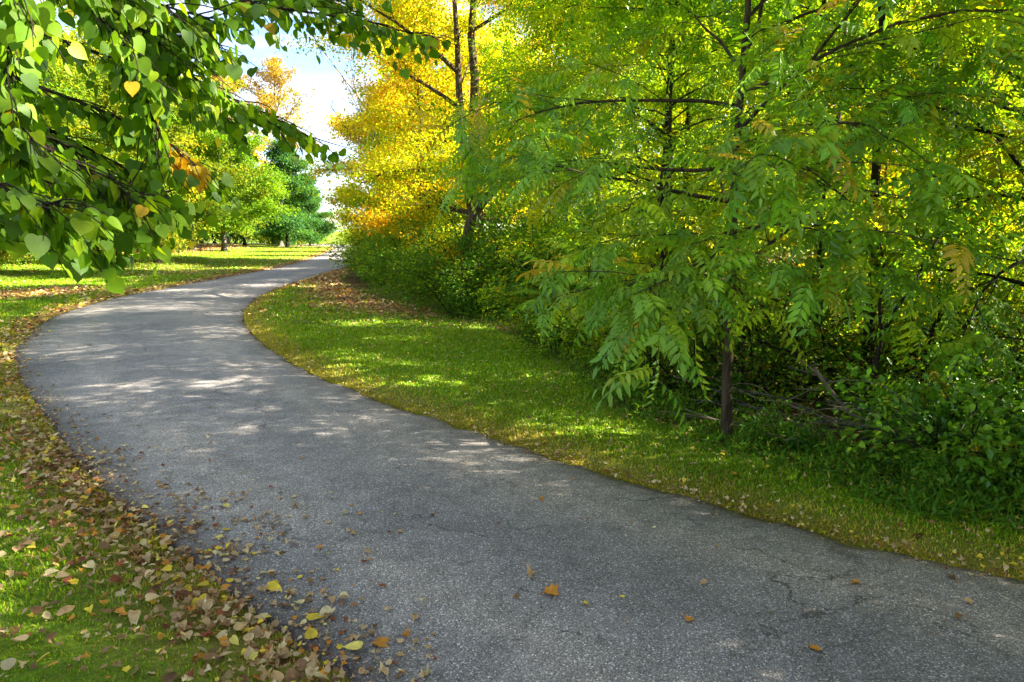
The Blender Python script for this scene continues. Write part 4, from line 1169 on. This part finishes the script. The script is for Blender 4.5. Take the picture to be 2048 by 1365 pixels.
# ------------------------------------------------------------------ fallen leaves
FCOL = {'brown': [(.22, .12, .05), (.28, .15, .06), (.16, .085, .035)], 'tan': [(.46, .30, .13), (.56, .39, .19), (.38, .24, .11)],
        'yellow': [(.68, .50, .04), (.70, .58, .12)], 'orange': [(.55, .24, .03), (.48, .20, .03)], 'pale': [(.64, .52, .26), (.58, .46, .24)], 'red-brown': [(.24, .07, .025), (.20, .065, .03)]}
MAPT = [maple_template(.15 + .16 * k, 30 + k) for k in range(6)]
def ground_leaf_template(k):
    v, f = heart_template(.25 * (k % 2) + .1, .25 + .2 * (k % 3), .75 + .1 * k)
    v = v.copy(); v[:, 2] -= v[:, 2].min(); return v, f
OVT = [ground_leaf_template(k) for k in range(3)]
FT = MAPT + OVT
FSHAPE = ['maple'] * 6 + ['rounded'] * 3
FM = {}
def fallen_mesh(v, c, q):
    if (v, c, q) not in FM:
        tv, tf = FT[v]; rr = np.random.default_rng(v * 31 + q)
        base = np.array(FCOL[c][q % len(FCOL[c])])
        cc = base[None] * rr.uniform(.78, 1.18, (len(tv), 1))
        FM[(v, c, q)] = mesh_np('fallen_leaf', tv, [tf], cc, True); FM[(v, c, q)].materials.append(M_DRY)
    return FM[(v, c, q)]
def road_z(P, dl, dr):
    f = dl / np.maximum(dl + dr, 1e-3)
    return .006 + .045 * np.maximum(0, 1 - (2 * f - 1) ** 2) ** .8 + .003
def surf_z(P):
    info = road_info(P)
    return np.where(info[2], road_z(P, info[0], info[1]), ground_z(P, info) + .006), info
def put_leaf(x, y, v, c, q, size, label, group, rng, tilt=.25, lift=0.0):
    z, info = surf_z(np.array([[x, y]], float))
    o = link('fallen_leaf', fallen_mesh(v, c, q), None)
    o.location = (x, y, float(z[0]) + lift)
    o.rotation_euler = (rng.normal(0, tilt), rng.normal(0, tilt), rng.uniform(0, 6.28))
    o.scale = (size,) * 3
    meta(o, label, 'leaf', group)
rl = np.random.default_rng(44)
ROADLEAF = [  # x, y, shape, colour, size, label
    (.20, 3.38, 2, 'orange', .115, 'large curled orange-brown maple leaf alone in the middle of the asphalt'),
    (.135, 3.60, 5, 'tan', .075, 'tan curled leaf just behind the large orange-brown one on the asphalt'),
    (-.50, 3.19, 3, 'tan', .06, 'small star-shaped tan leaf on the asphalt left of the large orange-brown one'),
    (-.53, 3.05, 4, 'orange', .055, 'small orange leaf near the bottom edge of the asphalt, left half'),
    (.88, 3.15, 1, 'orange', .06, 'small orange leaf on the asphalt at the bottom, right of the big leaf'),
    (1.45, 2.92, 0, 'orange', .07, 'orange-brown leaf at the very bottom edge of the asphalt on the right'),
    (1.95, 3.55, 3, 'orange', .06, 'small orange-brown leaf on the asphalt toward the lower right'),
    (2.55, 3.66, 2, 'brown', .06, 'brown leaf on the asphalt close to the right grass verge'),
    (.60, 3.38, 6, 'yellow', .03, 'tiny yellow leaf on the asphalt right of the large orange-brown one'),
    (1.08, 3.52, 7, 'tan', .045, 'narrow tan leaf on the asphalt right of the centre'),
    (2.42, 3.38, 8, 'tan', .05, 'flat tan leaf near the right edge of the asphalt'),
    (2.28, 3.2, 7, 'brown', .045, 'small brown leaf near the lower right corner of the asphalt'),
    (.20, 4.72, 4, 'orange', .05, 'orange-brown leaf farther up the middle of the asphalt'),
    (-.86, 3.93, 2, 'tan', .055, 'tan leaf in the left half of the asphalt beyond the scattered leaves'),
    (-1.37, 3.55, 6, 'yellow', .10, 'bright yellow leaf on the asphalt beside the left leaf drift'),
    (-1.04, 3.21, 6, 'yellow', .105, 'large yellow leaf on the asphalt close to the grass, lower left'),
    (-.94, 3.30, 8, 'pale', .09, 'pale cream leaf just right of the large yellow leaf on the asphalt'),
    (-.93, 3.42, 8, 'pale', .06, 'small pale leaf behind the cream leaf on the asphalt'),
    (-1.20, 3.48, 5, 'tan', .07, 'tan leaf between the yellow leaves on the asphalt'),
    (-1.12, 3.33, 7, 'pale', .065, 'pale leaf left of the large yellow leaf by the grass'),
    (-.72, 2.98, 6, 'yellow', .09, 'cream-yellow leaf at the bottom of the left asphalt edge'),
    (-.68, 3.02, 0, 'orange', .11, 'orange-brown maple leaf touching the cream-yellow one at the asphalt edge'),
    (-.98, 3.06, 6, 'yellow', .085, 'yellow leaf on the litter at the edge below the large yellow leaf'),
    (-1.9, 4.25, 6, 'yellow', .06, 'small yellow leaf on the dark asphalt along the left leaf drift'),
    (-1.6, 4.45, 3, 'tan', .06, 'tan leaf farthest from the left drift on the asphalt'),
    (.95, 4.25, 7, 'pale', .028, 'tiny pale leaf on the asphalt right of centre'),
    (1.28, 4.0, 6, 'yellow', .028, 'tiny yellow leaf on the asphalt toward the right verge'),
    (-.1, 4.3, 1, 'red-brown', .032, 'tiny red leaf in the middle of the asphalt'),
]
for x, y, v, c, s, lb in ROADLEAF:
    put_leaf(x, y, v, c, int(rl.integers(0, 3)), s, lb, 'single fallen leaves on the asphalt', rl, .12, .006)
def scatter_fallen():
    rng = np.random.default_rng(88)
    n = 110000
    P = np.vstack([np.column_stack([rng.uniform(-5.5, 4.2, 38000), rng.uniform(2.0, 6.5, 38000)]),
                   np.column_stack([rng.uniform(-14, 3, n // 2), rng.uniform(6.5, 15, n // 2)]),
                   np.column_stack([rng.uniform(-24, 1, n // 2), rng.uniform(15, 34, n // 2)]),
                   np.column_stack([rng.uniform(-46, -10, n // 2), rng.uniform(34, 85, n // 2)])])
    P = P[np.abs(P[:, 0]) < P[:, 1] * .78 + .25]
    dl, dr, ins = info = road_info(P); wood = inside(P, WOODPOLY)
    lit = litter_amount(P, dl, dr, ins, wood)
    left = dl < dr
    y = P[:, 1]
    dens = np.where(y < 6.5, .95, np.where(y < 15, .9, 1.0)) * lit
    # leaves that strayed on to the asphalt along the left edge
    onroad = np.where(left, .85 * np.exp(-(dl / (.14 + .26 * vnoise(P, .9, 77) * (y < 6))) ** 1.3), .35 * np.exp(-(dr / .09) ** 2)) + .004
    p = np.where(ins, onroad * np.where(y < 14, 1, .25), dens * .95)
    p = np.where(wood, p * (y < 12) * .5, p)
    k = rng.uniform(0, 1, len(P)) < p
    P = P[k]; info = tuple(a[k] for a in info); dl, dr, ins = info; left = left[k]; wood = wood[k]
    z = np.where(ins, road_z(P, dl, dr), ground_z(P, info) + np.where(ins, 0, .010 + .018 * rng.uniform(0, 1, len(P))))
    m = len(P)
    dist = np.hypot(P[:, 0], P[:, 1])
    names = list(FCOL)
    pr = np.array([.19, .41, .10, .08, .14, .08])
    ci = rng.choice(len(names), m, p=pr / pr.sum())
    # on the right lawn mostly small yellow and pale leaves
    sm = ~left & ~ins & (P[:, 1] < 15)
    ci = np.where(sm & (rng.uniform(0, 1, m) < .6), rng.choice([2, 4, 1], m), ci)
    v = rng.integers(0, 9, m)
    v = np.where(rng.uniform(0, 1, m) < .12, rng.integers(6, 9, m), v)
    size = np.where(rng.uniform(0, 1, m) < .3, rng.uniform(.015, .035, m), rng.uniform(.032, .070, m)) * np.where(left | (P[:, 1] > 15), 1, .6) * np.where(ins, .72, 1) * np.clip(dist / 9, 1, 2.4)
    q = rng.integers(0, 3, m)
    tilt = np.where(ins, .16, .38)
    score = np.where((P[:, 1] > 2.05) & (np.abs(P[:, 0]) < P[:, 1] * .745) & ~wood, size / dist, 0)
    order = np.argsort(-score)[:272]
    single = np.zeros(m, bool); single[order] = True
    for i in order:
        x_, y_ = P[i]
        cn, sh = names[ci[i]], FSHAPE[v[i]]
        sz_ = 'big' if size[i] > .072 else 'small' if size[i] < .052 else 'mid-sized'
        tone = {'brown': ['mid-brown', 'light brown', 'dark brown'], 'tan': ['tan', 'light tan', 'dull tan'], 'yellow': ['golden yellow', 'lemon yellow', 'golden yellow'], 'orange': ['orange', 'deep orange', 'orange'],
                'pale': ['cream', 'pale buff', 'cream'], 'red-brown': ['red-brown', 'dark red-brown', 'red-brown']}[cn][int(q[i])]
        shp = ['flat lobed', 'lobed', 'slightly curled lobed', 'curled lobed', 'strongly curled lobed', 'crumpled lobed', 'narrow heart-shaped', 'heart-shaped', 'broad heart-shaped'][int(v[i])]
        zone = ('at bottom' if y_ < 2.9 else 'level with large yellow leaf' if y_ < 3.35 else 'beyond that' if y_ < 3.9 else 'at mid drift' if y_ < 4.8 else 'farther up' if y_ < 6.2 else 'far up')
        if ins[i]:
            where = ('on asphalt at left grass' if dl[i] < .2 else 'on asphalt beside left drift' if dl[i] < .45 else 'well out on asphalt') if left[i] else 'on asphalt by right verge'
        elif left[i]:
            dd = dl[i]
            where = 'at left asphalt edge' if dd < .2 else 'in left drift' if dd < .5 else 'on left grass' if dd < 1 else 'deep in left lawn'
        else: where = 'on right verge'
        put_leaf(x_, y_, int(v[i]), cn, int(q[i]), float(size[i]), f'{sz_} {tone} {shp} leaf {where}, {zone}', 'fallen leaves ' + where, rng, float(tilt[i]), .008 if not ins[i] else .004)
    A = Acc()
    th = rng.uniform(0, 6.28, m)
    for kk in range(9):
        s = (v == kk) & ~single
        if not s.any(): continue
        tv, tf = FT[kk]
        n_ = s.sum()
        far = dist[s] > 9
        cols = np.array([FCOL[names[a]][b % len(FCOL[names[a]])] for a, b in zip(ci[s], q[s])]) * rng.uniform(.75, 1.2, (n_, 1))
        ax = np.column_stack([np.cos(th[s]), np.sin(th[s]), rng.normal(0, 1, n_) * tilt[s]])
        up = np.column_stack([rng.normal(0, 1, n_) * tilt[s], rng.normal(0, 1, n_) * tilt[s], np.ones(n_)])
        R = frames(ax, up); pos = np.column_stack([P[s], z[s] + .004])
        # near leaves keep their outline, far ones (under 6 px) are plain folded ovals
        if (~far).any():
            V, F, C = scatter(tv, tf, pos[~far], R[~far], size[s][~far], cols[~far]); A.add(V, F, C)
        if far.any():
            V, F, C = scatter(BL * [1.3, 1, 1], BLF, pos[far], R[far], size[s][far], cols[far]); A.add(V, F, C)
    meta(link('leaf_litter', A.mesh('leaf_litter'), M_DRY), 'drift of brown and yellow fallen leaves along the road edges and lawns', None, None, 'stuff')
    return m
NFALL = scatter_fallen()
